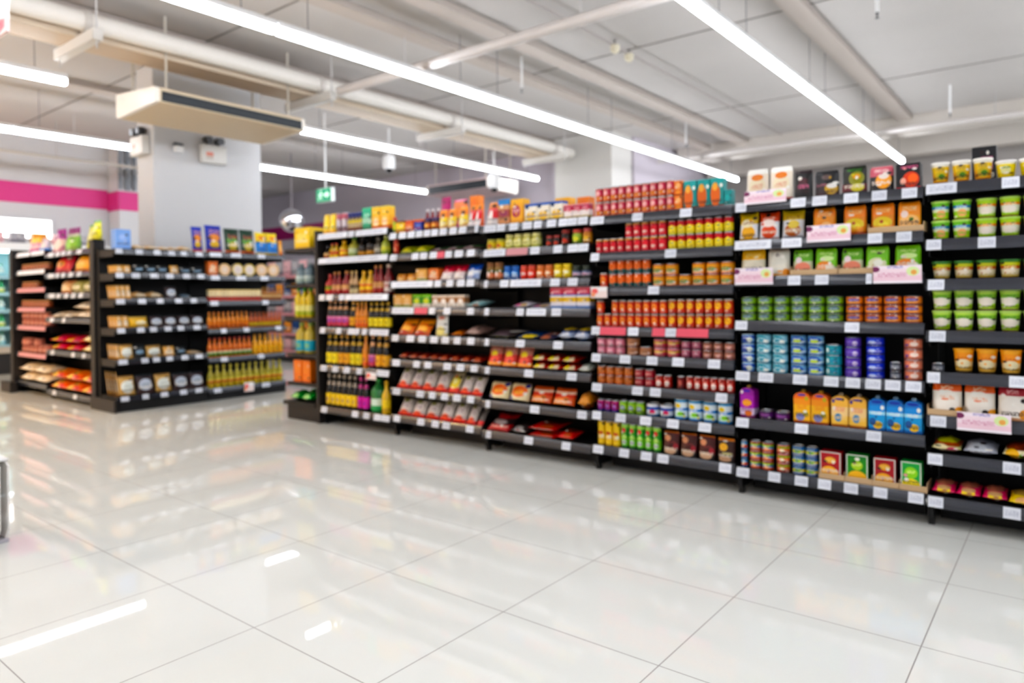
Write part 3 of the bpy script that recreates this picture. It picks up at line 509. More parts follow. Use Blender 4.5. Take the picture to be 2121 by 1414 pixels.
P('redflower','chip_bag','red snack bag with gold print','bag','flat',[(0,'b8242c'),(.3,'dc4440'),(.7,'c83048')],[(.3,.5,.18,.2,'d8b84a'),(.7,.5,.14,.3,'c83a6a')],[])
P('orgflower','chip_bag','orange snack bag with flowers','bag','flat',[(0,'c84018'),(.3,'ec6428'),(.7,'e0803a')],[(.3,.5,.16,.2,'ecc86a'),(.7,.45,.14,.2,'c82c30'),(.5,.8,.1,.14,'3a7a2a')],[])
P('paleyel','pasta_bag','pale yellow pasta bag','bag','flat',[(0,'c8a048'),(.3,'ecd890'),(.8,'e0c060')],[(.5,.5,.3,.2,'f4e8c0')],[])
P('greenpack','bleach_pack','green plastic pack','packet','flat',[(0,'1a6a2a'),(.3,'2a9a3a'),(.8,'1a7a2a')],[(.5,.5,.3,.22,'a8d890')],[])
P('orgendbox','biscuit_box','bright orange pack','packet','box',[(0,'e06a1c'),(.1,'f07c1c')],[],[(.2,.8,.2,.8,'f09a50')])
P('greyend','shampoo_bottle','grey-blue bottle','bottle','bottle','6a7c84',lab=[(0,'98a8a0'),(.5,'b8c4c0')],labt=[],cap='98a4a8',fat=1)
P('fridgebot','drink_bottle','chilled cyan and white bottle','bottle','bottle','bcdcdc',lab=[(0,'88c8d8'),(.5,'d8ecec')],labt=[],cap='38a878')
P('fridgegrn','drink_bottle','chilled green bottle','bottle','bottle','38b078',lab=[(0,'c8dc60'),(.5,'e0ecd8')],labt=[],cap='18a050')
P('fridgeorg','drink_carton','chilled orange and white carton','carton','box',[(0,'a8d8d8'),(.4,'ece8d8'),(.75,'e0a048')],[],[])
P('awaypink','household_box','pale pink carton','box','box',[(0,'d8a8b0'),(.3,'e8c0c4')],[],[])
P('awayblue','household_box','white and navy carton','box','box',[(0,'d0d8e4'),(.2,'2c4a84'),(.8,'3a5a94')],[],[])
P('awaygrey','household_box','grey carton','box','box',[(0,'8a8890'),(.3,'b0aeb4')],[],[])
P('awayorg','household_box','orange carton','box','box',[(0,'e08a2a'),(.3,'ec9c38')],[],[])

_mesh = {}
def parts_of(key, w, h):
    """[(part name or None for the body, mesh)], depth"""
    w, h = round(w, 4), round(h, 4)
    k = (key, w, h)
    if k in _mesh: return _mesh[k]
    S = STY[key]; kind = S['kind']; nm = S['name']
    mat = print_mat(key, S['r'], S['b'], S['t'], S.get('rough', .35)) if kind not in ('disc',) else None
    out = []
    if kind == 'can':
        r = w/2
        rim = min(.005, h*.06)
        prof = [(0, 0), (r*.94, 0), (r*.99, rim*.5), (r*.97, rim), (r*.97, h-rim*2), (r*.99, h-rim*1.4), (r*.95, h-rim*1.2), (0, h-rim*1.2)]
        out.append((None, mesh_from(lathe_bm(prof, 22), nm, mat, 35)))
        lid = [(0, h-rim), (r*.86, h-rim), (r*.88, h), (r*.96, h), (r*.98, h-rim*.7), (r*.96, h-rim*1.15)]
        out.append(('lid', mesh_from(lathe_bm(lid, 22), 'lid', STEEL, 35)))
        d = w
    elif kind == 'jar':
        r = w/2; s = h*.76
        prof = [(0, 0), (r*.9, 0), (r*.97, h*.04), (r*.97, s*.86), (r*.8, s), (0, s)]
        out.append((None, mesh_from(lathe_bm(prof, 20), nm, mat, 35)))
        lid = [(0, s+.0005), (r*.84, s+.0005), (r*.86, s+.003), (r*.86, h-.003), (r*.8, h), (0, h)]
        out.append(('lid', mesh_from(lathe_bm(lid, 20), 'lid', plain(S['lid'], .35), 35)))
        d = w
    elif kind == 'bottle':
        r = w/2; fat = S.get('fat')
        nk = .30 if fat else .36
        s1, s2, s3 = (.66, .84, .90) if fat else (.55, .74, .88)
        prof = [(0, 0), (r*.9, 0), (r*.97, h*.03), (r*.97, h*s1), (r*.82, h*(s1+.06)), (r*(nk+.08), h*s2), (r*nk, h*s3), (r*nk, h*.93), (0, h*.93)]
        out.append((None, mesh_from(lathe_bm(prof, 18), nm, plain(S['r'][0][1], .18, spec=.6), 40)))
        cap = [(r*nk*1.05, h*s3), (r*(nk+.08), h*s3), (r*(nk+.08), h*.985), (r*nk, h), (0, h)]
        out.append(('cap', mesh_from(lathe_bm(cap, 14), 'cap', plain(S['cap'], .4), 40)))
        lm = print_mat(key+'_label', S['lab'], (), S['labt'])
        lab = [(r*.98, h*.08), (r*.995, h*.08), (r*.995, h*.42), (r*.98, h*.42)]
        out.append(('label', mesh_from(lathe_bm(lab, 18), 'label', lm, 40)))
        if not fat and key.startswith('soy'):
            nl = [(r*(nk+.30), h*.66), (r*(nk+.32), h*.66), (r*(nk+.14), h*.78), (r*(nk+.1), h*.78)]
            out.append(('neck_label', mesh_from(lathe_bm(nl, 18), 'neck_label', plain(S['cap'], .4), 40)))
        d = w
    elif kind == 'cup':
        r = w/2; hb = h*.93
        prof = [(0, 0), (r*.72, 0), (r*.74, h*.02), (r*.93, hb), (0, hb)]
        out.append((None, mesh_from(lathe_bm(prof, 24), nm, mat, 40)))
        lid = [(r*.935, hb-.004), (r*.99, hb-.003), (r*1.0, hb+.003), (r*.97, h), (r*.85, h), (r*.82, h-.003), (0, h-.003)]
        out.append(('lid', mesh_from(lathe_bm(lid, 24), 'lid', plain(S['lid'], .4), 40)))
        d = w
    elif kind == 'box':
        d = min(max(w*.7, .05), .14)
        out.append((None, mesh_from(box_bm(-w/2, w/2, -d/2, d/2, 0, h, .0025), nm, mat)))
        if S.get('frame'):
            bm = bmesh.new(); e = .007
            for q in ((-w/2, -w/2+e, 0, h), (w/2-e, w/2, 0, h), (-w/2+e, w/2-e, h-e, h)):
                add_box(bm, q[0]+.001, q[1]-.001, -d/2-.0015, -d/2+.0005, q[2]+.001, q[3]-.001)
            out.append(('clear_border', mesh_from(bm, 'clear_border', plain('dcdcd4', .3))))
    elif kind == 'round':
        d = .075; n = 14; rr = w/2
        e = .32*w
        top = [(rr*math.cos(a*PI/n), h-e-.012+e*math.sin(a*PI/n)) for a in range(n+1)]
        poly = [(-rr, 0), (rr, 0)] + top
        bm = prism_bm(poly, -d/2, d/2)
        bmesh.ops.bevel(bm, geom=[ed for ed in bm.edges if abs(ed.verts[0].co.y-ed.verts[1].co.y) < 1e-6], offset=.004, segments=2, affect='EDGES')
        out.append((None, mesh_from(bm, nm, mat, 40)))
        out.append(('cap', mesh_from(lathe_bm([(0, h-.013), (.012, h-.013), (.012, h-.002), (.009, h), (0, h)], 12), 'cap', plain(S['cap'], .4), 40)))
    elif kind == 'disc':
        r = min(w, h)/2; d = .04
        def flatdisc(r0, r1, y0, y1):
            bm = lathe_bm([(r0, 0), (r1, 0), (r1, y1-y0), (r0, y1-y0)] if r0 else [(0, 0), (r1, 0), (r1, y1-y0), (0, y1-y0)], 24)
            bmesh.ops.rotate(bm, verts=bm.verts, matrix=Matrix.Rotation(PI/2, 3, 'X'))
            bmesh.ops.translate(bm, verts=bm.verts, vec=(0, y1, r))
            return bm
        out.append((None, mesh_from(flatdisc(0, r, -d/2, d/2), nm, plain(S['r'][0][1], .4), 40)))
        out.append(('rim', mesh_from(flatdisc(r*.82, r*1.0, -d/2-.003, -d/2), 'rim', plain(S['ring'], .4), 40)))
        out.append(('emblem', mesh_from(flatdisc(0, r*.4, -d/2-.002, -d/2), 'emblem', plain(S.get('face', 'c89aa0'), .4), 40)))
    else:  # bags
        sd = sum(map(ord, key))
        if kind == 'flat':
            L = min(.24, max(.14, w*1.2)); th = h*.9
            bm = bag_bm(w, L, th, 'pillow', sd)
            bmesh.ops.rotate(bm, verts=bm.verts, matrix=Matrix.Rotation(-math.radians(82), 3, 'X'))
        else:
            tl = math.radians(S.get('tilt', 4 if kind == 'pouch' else 8))
            d0 = min(w*(.42 if kind == 'pouch' else .4), .11)
            L = h/max(.35, math.cos(tl)) * (.97 if tl > .3 else 1)
            bm = bag_bm(w, L, d0, kind, sd)
            bmesh.ops.rotate(bm, verts=bm.verts, matrix=Matrix.Rotation(-tl, 3, 'X'))
        zs = [v.co.z for v in bm.verts]; ys = [v.co.y for v in bm.verts]
        bmesh.ops.translate(bm, verts=bm.verts, vec=(0, -(min(ys)+max(ys))/2, -min(zs)))
        bmesh.ops.scale(bm, verts=bm.verts, vec=(1, 1, h/(max(zs)-min(zs))))
        d = max(ys)-min(ys)
        me = mesh_from(bm, nm, mat, 70)
        # the print must lie flat on the bag whatever its tilt: print_mat reads the mesh's own box, so keep z as height
        out.append((None, me))
    _mesh[k] = (out, d)
    return _mesh[k]

ORD = ['zeroth','first','second','third','fourth','fifth','sixth','seventh','eighth','ninth','tenth','eleventh','twelfth','thirteenth','fourteenth','fifteenth','sixteenth','seventeenth','eighteenth','nineteenth','twentieth']
LAY = {1: [''], 2: ['lower', 'upper'], 3: ['bottom', 'middle', 'top'], 4: ['bottom', 'second', 'third', 'top'], 5: ['bottom', 'second', 'middle', 'fourth', 'top']}
PROD = []   # collected: (look, place, layer word, s, object, bay, shelf word)

def put(key, w, h, pos, rz, place, layer='', order=0, row=''):
    """one product standing with its foot's centre at pos"""
    parts, d = parts_of(key, w, h)
    S = STY[key]
    root = None
    for nm, me in parts:
        if nm is None:
            root = link(S['name'], me, None, pos, (0, 0, rz + random.uniform(-.03, .03)))
        else:
            link(nm, me, root)
    root['category'] = S['cat']
    PROD.append(dict(o=root, look=S['look'], place=place, layer=layer, order=order, row=row))
    return root, d

# ------------------------------------------------------------------ shelving
def shelf_word(i, n):
    return 'top' if i == 0 else 'bottom' if i == n-1 else ORD[i+1]

def tilt_slab(x0, x1, z0, z1):
    bm = bmesh.new()
    base = z1+.002
    def fy(z): return .0085-(base-z)/.054*.0105
    v = [bm.verts.new(q) for q in ((x0, fy(z0)-.0012, z0), (x1, fy(z0)-.0012, z0), (x1, fy(z1)-.0012, z1), (x0, fy(z1)-.0012, z1),
                                   (x0, fy(z0)-.0032, z0), (x1, fy(z0)-.0032, z0), (x1, fy(z1)-.0032, z1), (x0, fy(z1)-.0032, z1))]
    for f in ((0,1,2,3),(4,7,6,5),(0,4,5,1),(3,2,6,7),(0,3,7,4),(1,5,6,2)):
        bm.faces.new([v[i] for i in f])
    return bm

class Bay:
    """one shelving bay; s runs to the viewer's right along the front; face '-y', '+x' or '-x'"""
    def __init__(self, nm, label, face, s0, s1, front, zs, back_top, depth=.44, title='', upright=True, last=False, lean=0):
        self.face, self.s0, self.s1, self.front, self.zs, self.depth, self.title = face, s0, s1, front, zs, depth, title
        self.rz = {'-y': 0, '+x': PI/2, '-x': -PI/2}[face]
        if face == '-y': org = (s0, front, 0)
        elif face == '+x': org = (front, s0, 0)
        else: org = (front, s0, 0)
        self.root = empty(nm, org, self.rz)
        tag(self.root, label, 'shelving')
        W = self.W = abs(s1-s0)
        R = self.root
        # local frame: x to the right 0..W, y into the shelf 0..depth, z up
        link('back_panel', mesh_from(box_bm(.004, W-.004, depth+.005, depth+.03, .02, back_top, .001), 'back_panel', BLACK), R)
        for x in ([0] if not last else [0, W]):
            xx0, xx1 = (x+.002, x+.03) if x == 0 else (x-.03, x-.002)
            link('upright', mesh_from(box_bm(xx0, xx1, depth-.03, depth+.004, 0, back_top), 'upright', BLACK), R)
            bm = box_bm(xx0, xx1-.004, .035, depth-.032, .035, .085)
            add_box(bm, xx0, xx1-.004, .05, .085, 0, .035)
            link('foot', mesh_from(bm, 'foot', BLACK), R)
        link('kick_plate', mesh_from(box_bm(.034, W-.034, .20, .215, .0, .09), 'kick_plate', BLACK), R)
        self.shelves = []
        for i, z in enumerate(zs):
            dd = depth
            bm = box_bm(.006, W-.006, .012, dd-.035, z-.03, z)
            if i < len(zs)-1:
                for x0 in (.008, W-.014):   # side brackets
                    add_box(bm, x0, x0+.006, .06, dd-.034, z-.075, z-.031)
            sh = link('shelf', mesh_from(bm, 'shelf', BLACK), R)
            bm = prism_bm([(.0, z-.05), (.0005, z-.036), (.0025, z-.02), (.0058, z-.008), (.0105, z+.004), (.0118, z+.004), (.0118, z-.05)], .004, W-.004)
            bmesh.ops.rotate(bm, verts=bm.verts, matrix=Matrix(((0, 1, 0), (1, 0, 0), (0, 0, 1))))
            bmesh.ops.reverse_faces(bm, faces=bm.faces)
            rl = link('price_rail', mesh_from(bm, 'price_rail', RAIL, 50), sh)
            self.shelves.append(sh)
    def s(self, px, py, off=.03):
        if self.face == '-y': return at(px, py, 1, self.front+off).x
        if self.face == '+x': return at(px, py, 0, self.front-off).y
        return None
    def zat(self, px, py, off=.04):
        if self.face == '-y': return at(px, py, 1, self.front+off).z
        return at(px, py, 0, self.front-off).z
    def world(self, s, dy):
        if self.face == '-y': return (s, self.front+dy)
        if self.face == '+x': return (self.front-dy, s)
    def tags(self, i, spans, mat=None, nm='price_tag_and_glare', lab=None):  # real tags, and wide white slabs that paint glare on the rail
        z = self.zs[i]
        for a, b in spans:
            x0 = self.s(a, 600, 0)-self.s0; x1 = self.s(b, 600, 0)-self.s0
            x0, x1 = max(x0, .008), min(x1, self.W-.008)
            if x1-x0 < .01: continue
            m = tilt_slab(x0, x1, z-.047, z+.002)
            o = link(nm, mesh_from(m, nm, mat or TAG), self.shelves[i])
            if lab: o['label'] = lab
    def promo(self, i, a, b, y0, y1, mat=None):
        z1 = self.zat(a, y0, -.02); z0 = self.zat(a, y1, -.02)
        x0 = self.s(a, 600, -.02)-self.s0; x1 = self.s(b, 600, -.02)-self.s0
        bm = box_bm(x0, x1, -.012, -.0095, z0, z1)
        o = link('promo_card', mesh_from(bm, 'promo_card', mat or print_mat('promo', [(0,'f2eaf0'),(.14,'eccfda'),(.4,'f0dce4'),(.8,'f2e6ee')], [(.82,.66,.13,.26,'d8e8b0'),(.84,.6,.06,.14,'e8b070'),(.05,.8,.09,.16,'7a3a60')], [(.35,.6,.1,.7,'d49cb4'),(.84,.98,.3,.62,'8a80b8')])), self.shelves[i])
        o['label'] = 'pale pink promotion card clipped to the shelf edge'
    def row(self, i, x0, x1, n, layers, key, top, tops=None, rows=1, gap=.95, dy=.03, py=None):
        """n columns of products between photo columns x0 and x1 on shelf i, their tops at photo row `top`"""
        zz = self.zs[i]
        S = STY[key]
        a, b = self.s(x0, py or top), self.s(x1, py or top)
        a, b = max(a, self.s0+.017), b
        if b > self.s1-.017 and x1 < 2121: b = self.s1-.017
        H = max(self.zat((x0+x1)/2, top)-zz-.002, .02)
        pitch = (b-a)/n; w = pitch*gap
        lh = H/layers
        if S['kind'] in ('can', 'jar', 'bottle', 'cup'):
            w = min(w, .2)
        place = (shelf_word(i, len(self.zs)), self.title)
        for c in range(n):
            sx = a+pitch*(c+.5)
            nl = layers if not tops else tops[c]
            for l in range(nl):
                for rr in range(rows if c == 0 else 1):
                    parts, d = parts_of(key, w, lh-.0012)
                    yy = dy + d/2 + rr*(d+.004) + random.uniform(0, .003)
                    if rr and yy + d/2 > self.depth-.05: continue
                    x, y = self.world(sx, yy)
                    put(key, w, lh-.0012, (x, y, zz+.0012+l*lh), self.rz, place, LAY[layers][l] if layers > 1 else '', sx*10+rr*.001, '' if rows == 1 else ORD[rr+1])

B1 = Bay('shelving_bay', 'black shelving bay of dark sauce bottles at the far end of the long aisle', '-y', -3.63, -2.71, 2.5, [1.665,1.452,1.135,.848,.518,.155], 1.72, title='sauce-bottle bay')
B2 = Bay('shelving_bay', 'black shelving bay of snack pouches and flat packs, next to the sauce bottles', '-y', -2.71, -1.745, 2.5, [1.615,1.445,1.23,1.025,.808,.612,.385,.17], 1.66, title='snack-pouch bay')
B3 = Bay('shelving_bay', 'black shelving bay of cartons, jars and red noodle packs, half empty', '-y', -1.745, -.82, 2.5, [1.607,1.435,1.218,1.022,.806,.606,.366,.15], 1.66, title='boxed-snack bay')
B4 = Bay('shelving_bay', 'black shelving bay of red, yellow and orange food cans', '-y', -.82, .11, 2.5, [1.6,1.37,1.157,.908,.737,.55,.374,.16], 1.66, title='soup-can bay')
B5 = Bay('shelving_bay', 'black shelving bay of meal pouches, tuna tins and drink packs', '-y', .11, 1.03, 2.5, [1.602,1.395,1.198,.957,.68,.424,.15], 1.66, title='tuna-tin bay')
B6 = Bay('shelving_bay', 'black shelving bay of green soup cups at the edge of the photo', '-y', 1.03, 1.95, 2.5, [1.61,1.35,1.163,.923,.729,.525,.346,.145], 1.66, title='soup-cup bay', last=True)

# --- soup-cup bay
B=B6
B.row(0,1917,2057,3,1,'yeltub',331); B.row(0,2058,2158,2,1,'lemtub',328)
B.row(1,1922,2012,2,2,'bluecup',414); B.row(1,2018,2168,3,2,'orgcup',405)
B.row(2,1921,2168,5,1,'browncup',537)
B.row(3,1919,2168,5,2,'limecup',599)
B.row(4,1915,1956,1,1,'greytuna',751); B.row(4,1970,2172,4,1,'goldcup',723)
B.row(5,1924,2063,2,1,'orgrice',794); B.row(5,2064,2130,1,1,'redrice',800)
B.row(6,1919,1992,1,1,'multiflat',905); B.row(6,1994,2068,1,1,'silverflat',912); B.row(6,2076,2146,1,1,'yelflat',917)
B.row(7,1920,2087,3,1,'magflat',1003); B.row(7,2088,2145,1,1,'yelmag',1020)
for i, sp in enumerate([[(1916,1983),(2076,2113)],[(1915,1950),(2026,2063)],[(1922,1956)],[(1924,1958)],[(1912,1946),(2089,2125)],[(1925,1958)],[(1916,1950),(2075,2113)],[(1917,1951),(2075,2112)]]): B.tags(i, sp)
B.promo(5,1980,2093,852,890)
# --- tuna-tin bay
B=B5
B.row(0,1541,1640,2,1,'puffwhite',346); B.row(0,1641,1682,1,1,'blkpink',352); B.row(0,1683,1737,1,1,'blkmeal',352); B.row(0,1739,1795,1,1,'blkgreen',342); B.row(0,1797,1851,1,1,'pinkmeal',343); B.row(0,1854,1914,1,1,'blackmeal',337)
B.row(1,1527,1569,1,1,'goldpack',440); B.row(1,1569,1613,1,1,'redpack',438); B.row(1,1616,1665,1,1,'bronzepack',434); B.row(1,1679,1730,1,1,'orgpack',429); B.row(1,1743,1794,1,1,'orgyel',424); B.row(1,1800,1853,1,1,'orgyel',420); B.row(1,1856,1913,1,1,'orgdish',416)
B.row(2,1530,1583,1,1,'yelricebag',515); B.row(2,1585,1634,1,1,'clearrice',514); B.row(2,1639,1682,1,1,'greenmeal',516); B.row(2,1684,1733,1,1,'limemeal',513); B.row(2,1739,1787,1,1,'greenmeal',513); B.row(2,1789,1842,1,1,'limecream',508); B.row(2,1849,1908,1,1,'limemeal',506)
B.row(3,1529,1744,6,3,'greentuna',613); B.row(3,1747,1913,4,3,'orgtuna',612)
B.row(4,1527,1559,1,4,'bluetuna',690); B.row(4,1561,1628,2,4,'tealtuna',691); B.row(4,1632,1704,2,4,'mixtuna',693); B.row(4,1705,1741,1,3,'seatuna',713); B.row(4,1745,1781,1,4,'purptuna',697); B.row(4,1789,1830,1,5,'royaltuna',697); B.row(4,1840,1866,1,2,'greytuna',749); B.row(4,1868,1910,1,4,'salmtuna',700)
B.row(5,1525,1562,1,1,'purplejug',797); B.row(5,1566,1634,2,1,'purpsm',851); B.row(5,1642,1716,2,1,'orangejug',808); B.row(5,1720,1795,2,1,'tanjug',815); B.row(5,1797,1913,3,1,'bluejug',822)
B.row(6,1523,1546,1,3,'fishblue',910); B.row(6,1549,1599,2,3,'fishgreen',914); B.row(6,1604,1633,1,3,'fishred',920); B.row(6,1637,1693,2,3,'fishyel',924)
B.row(6,1695,1744,1,1,'redmango',934,gap=.89); B.row(6,1748,1801,1,1,'grnmango',940,gap=.85); B.row(6,1806,1857,1,1,'redmango',948,gap=.89); B.row(6,1863,1916,1,1,'brtmango',955,gap=.89)
for i, sp in enumerate([[(1525,1547),(1639,1670),(1684,1714),(1749,1779),(1807,1838),(1869,1901)],[(1521,1598),(1620,1661),(1798,1828),(1857,1889)],[(1632,1658),(1688,1716),(1794,1806)],[(1521,1547),(1749,1779)],[(1522,1551),(1569,1600),(1641,1670),(1705,1735),(1750,1780),(1791,1823),(1832,1864),(1874,1907)],[(1522,1548),(1644,1671),(1792,1823)],[(1521,1548),(1588,1613),(1643,1670),(1691,1718),(1745,1774),(1806,1835),(1878,1910)]]): B.tags(i, sp)  # the wide first span of the second shelf is painted rail glare
B.promo(0,1542,1629,397,424); B.promo(1,1671,1762,468,502); B.promo(2,1521,1600,556,590); B.promo(2,1808,1909,551,587)
def tray(B, i, x0, x1, dep, label):
    z = B.zs[i]; a = B.s(x0, 600, .02); b = B.s(x1, 600, .02)
    bm = box_bm(a, b, B.front+.018, B.front+.021, z+.0003, z+.032)
    add_box(bm, a, a+.0015, B.front+.022, B.front+dep, z+.0003, z+.05)
    add_box(bm, b-.002, b, B.front+.022, B.front+dep, z+.0003, z+.05)
    add_box(bm, a+.0025, b-.0025, B.front+.0215, B.front+dep, z+.0002, z+.0009)
    o = link('cardboard_tray', mesh_from(bm, 'cardboard_tray', KRAFT)); tag(o, label, 'tray')
for a, b, t_ in ((1693,1746,'first red'),(1747,1803,'dark green'),(1804,1860,'second red'),(1861,1917.5,'bright green')):
    tray(B5, 6, a, b, .16, 'low brown cardboard tray holding the %s fruit pack on the bottom shelf' % t_)
tray(B5, 2, 1637, 1735, .14, 'low brown cardboard tray under the first green and lime meal pouches')
tray(B5, 2, 1737, 1808, .14, 'low brown cardboard tray under the second green and lime meal pouches')
tray(B5, 1, 1798, 1914, .14, 'low brown cardboard tray under the last two orange meal pouches')
tray(B6, 5, 1919, 1994, .16, 'low brown cardboard tray under the first orange-topped grain bag')
# --- soup-can bay
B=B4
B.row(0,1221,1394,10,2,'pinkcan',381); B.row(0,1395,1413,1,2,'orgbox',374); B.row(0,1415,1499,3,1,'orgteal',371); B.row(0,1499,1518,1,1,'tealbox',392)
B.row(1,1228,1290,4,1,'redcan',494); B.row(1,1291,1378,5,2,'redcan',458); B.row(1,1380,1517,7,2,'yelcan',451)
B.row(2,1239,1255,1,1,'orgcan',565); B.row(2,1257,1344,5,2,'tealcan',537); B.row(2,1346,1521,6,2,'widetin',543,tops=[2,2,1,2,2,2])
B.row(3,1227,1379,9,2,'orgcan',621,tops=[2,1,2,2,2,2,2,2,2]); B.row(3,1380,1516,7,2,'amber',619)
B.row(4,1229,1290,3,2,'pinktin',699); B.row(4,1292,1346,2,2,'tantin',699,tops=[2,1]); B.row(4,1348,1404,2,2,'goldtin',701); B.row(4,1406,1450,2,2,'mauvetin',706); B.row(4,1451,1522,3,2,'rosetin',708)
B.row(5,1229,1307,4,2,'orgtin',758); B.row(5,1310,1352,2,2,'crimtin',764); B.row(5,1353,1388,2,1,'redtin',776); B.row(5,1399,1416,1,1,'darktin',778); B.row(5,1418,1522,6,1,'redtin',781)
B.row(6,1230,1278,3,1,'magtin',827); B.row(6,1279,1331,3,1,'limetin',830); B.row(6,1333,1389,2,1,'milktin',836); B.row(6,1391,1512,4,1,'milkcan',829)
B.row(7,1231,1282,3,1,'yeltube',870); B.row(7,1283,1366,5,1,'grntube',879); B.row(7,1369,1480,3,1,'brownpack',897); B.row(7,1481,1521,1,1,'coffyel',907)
for i, sp in enumerate([[(1222,1252),(1311,1332),(1410,1434)],[(1222,1241),(1378,1401)],[(1342,1365)],[(1222,1241),(1300,1321),(1377,1399)],[(1222,1242),(1282,1304),(1338,1360),(1391,1415),(1465,1490)],[(1222,1244),(1307,1329),(1344,1366),(1480,1504)],[(1222,1242),(1272,1293),(1323,1346),(1379,1403),(1444,1470)],[(1225,1246),(1279,1299),(1324,1346),(1358,1381),(1486,1511)]]): B.tags(i, sp)
B.tags(3, [(1242,1295),(1350,1376),(1400,1466)], PINK, 'offer_strip', 'red offer strip in the shelf edge')
WCARD = print_mat('whitecard', [(0,'ecdcd8'),(.6,'f0ecec')], [(.25,.6,.2,.25,'e87a78'),(.15,.3,.14,.2,'e8a080')], [])
B.promo(2,1222,1256,594,617,WCARD)
# --- boxed-snack bay
B=B3
B.row(0,1003,1029,1,1,'slantred',417); B.row(0,1030,1055,1,1,'tanblue',413); B.row(0,1056,1084,1,1,'yelorg',412); B.row(0,1085,1165,3,1,'whiteblue',419); B.row(0,1167,1221,3,1,'redwhite',422)
B.row(0,1118,1150,1,1,'yelorg',404,dy=.2); B.row(0,1164,1192,1,1,'orgtop',402,dy=.2)
B.row(1,1003,1040,2,1,'yeljar',495); B.row(1,1041,1115,4,1,'palejar',483); B.row(1,1127,1157,2,1,'drkjar',487); B.row(1,1158,1176,1,1,'drkjar',475); B.row(1,1180,1201,1,1,'grnjar',474); B.row(1,1202,1221,1,1,'honjar',471)
B.row(2,1003,1037,2,1,'brnjar',543); B.row(2,1038,1071,2,1,'bluejar',550); B.row(2,1073,1105,2,1,'redjar',549); B.row(2,1106,1141,2,1,'orgjar',548); B.row(2,1142,1179,2,1,'yellowtub',546); B.row(2,1180,1219,2,1,'blackjar',549)
B.row(3,1060,1093,1,1,'whiteflat',623); B.row(3,1094,1134,1,1,'whiteflat',627); B.row(3,1138,1221,3,1,'trired',593)
B.row(4,1003,1065,1,1,'grnflat',680); B.row(4,1067,1110,1,1,'bluflat',685); B.row(4,1111,1149,1,1,'navyflat',688); B.row(4,1153,1219,2,1,'silvblue',678)
B.row(5,1003,1097,3,1,'redyel',716); B.row(5,1099,1193,3,2,'redstack',733); B.row(5,1195,1221,1,1,'whiteroll',752)
B.row(6,1003,1090,2,1,'creamorg',793); B.row(6,1092,1184,2,1,'orgred',803); B.row(6,1194,1221,1,1,'tanbread',812)
B.row(7,1004,1052,1,1,'redbag',858); B.row(7,1054,1090,1,1,'darklow',877); B.row(7,1091,1150,1,2,'redlow',876); B.row(7,1152,1187,1,1,'redlow',890)
for i, sp in enumerate([[(1004,1028),(1030,1047),(1057,1074),(1084,1103),(1107,1123),(1134,1153),(1159,1176),(1177,1196),(1198,1218)],[(1003,1047),(1100,1118),(1147,1165),(1177,1197),(1198,1219)],[(1003,1010),(1036,1053),(1057,1121),(1140,1159),(1176,1196)],[(1003,1012),(1069,1084),(1090,1130),(1142,1161)],[(1003,1011),(1067,1085),(1145,1164)],[(1003,1012),(1084,1102),(1172,1192)],[(1003,1012),(1095,1114),(1193,1212)],[(1003,1013),(1082,1100),(1160,1178)]]): B.tags(i, sp)  # wide spans on the second and third shelves are painted rail glare
B.tags(1, [(1049,1093)], ROSE, 'offer_strip', 'pale red offer strip in the shelf edge')
# --- snack-pouch bay
B=B2
B.row(0,809,818,1,1,'grnjar',450); B.row(0,818,838,1,1,'yellowb',457); B.row(0,838,855,1,1,'redorgb',456); B.row(0,856,873,1,1,'navyb',454); B.row(0,874,903,2,1,'oranjar',451); B.row(0,905,942,2,1,'sunpack',433); B.row(0,945,966,1,1,'sunpack',427); B.row(0,967,1001,2,1,'slantred',422)
B.row(0,838,872,3,1,'whitecap',427,dy=.22); B.row(0,874,896,1,1,'magheart',402,dy=.2); B.row(0,898,930,1,1,'orgpink',407,dy=.2); B.row(0,940,960,1,1,'orgtop',400,dy=.2)
B.row(1,809,821,1,1,'redjarb',496); B.row(1,824,884,2,1,'grnpack',507); B.row(1,885,983,3,1,'greypink',507)
B.row(2,816,858,2,1,'orgsm',567); B.row(2,860,883,1,1,'tanbox',556); B.row(2,886,908,1,1,'orgcarton',555); B.row(2,909,960,2,1,'redwhitebag',548); B.row(2,961,991,1,1,'bluewhite',546)
B.row(3,814,852,2,1,'tanbox',609); B.row(3,853,892,2,1,'grnbox',609); B.row(3,893,962,4,1,'brnwhite',610); B.row(3,963,1000,1,1,'tealflat',620)
B.row(4,822,888,2,1,'orgflat',659); B.row(4,896,923,1,1,'whitehang',651); B.row(4,931,958,1,1,'brnorg',682); B.row(4,960,1001,1,1,'brnflat',672)
B.row(5,824,1001,8,1,'maroonflat',731)
B.row(6,820,924,4,1,'clearred',764); B.row(6,925,948,1,1,'clearyel',768); B.row(6,949,1001,2,1,'clearred',779)
B.row(7,822,906,3,1,'clearred',828); B.row(7,907,962,2,1,'clearred',832); B.row(7,963,984,1,1,'clearred',838); B.row(7,985,1003,1,1,'greydark',842)
for i, sp in enumerate([[(809,821),(828,842),(846,860),(863,876),(879,892),(895,908),(912,926),(933,947),(952,967),(985,1001)],[(809,822),(854,867),(871,885),(891,905),(923,936),(943,959),(968,984)],[(811,896),(900,913),(925,938),(947,962),(967,982)],[(812,856),(888,900),(918,932),(967,981),(990,1001)],[(811,824),(841,856),(866,880),(890,905),(914,928),(939,952),(967,981)],[(811,826),(854,867),(877,891),(917,932),(944,959),(973,987)],[(811,826),(860,875),(886,899),(911,925),(936,951),(965,979)],[(812,825),(861,875),(891,905),(913,928),(962,977)]]): B.tags(i, sp)  # the long first span of the third shelf is painted rail glare
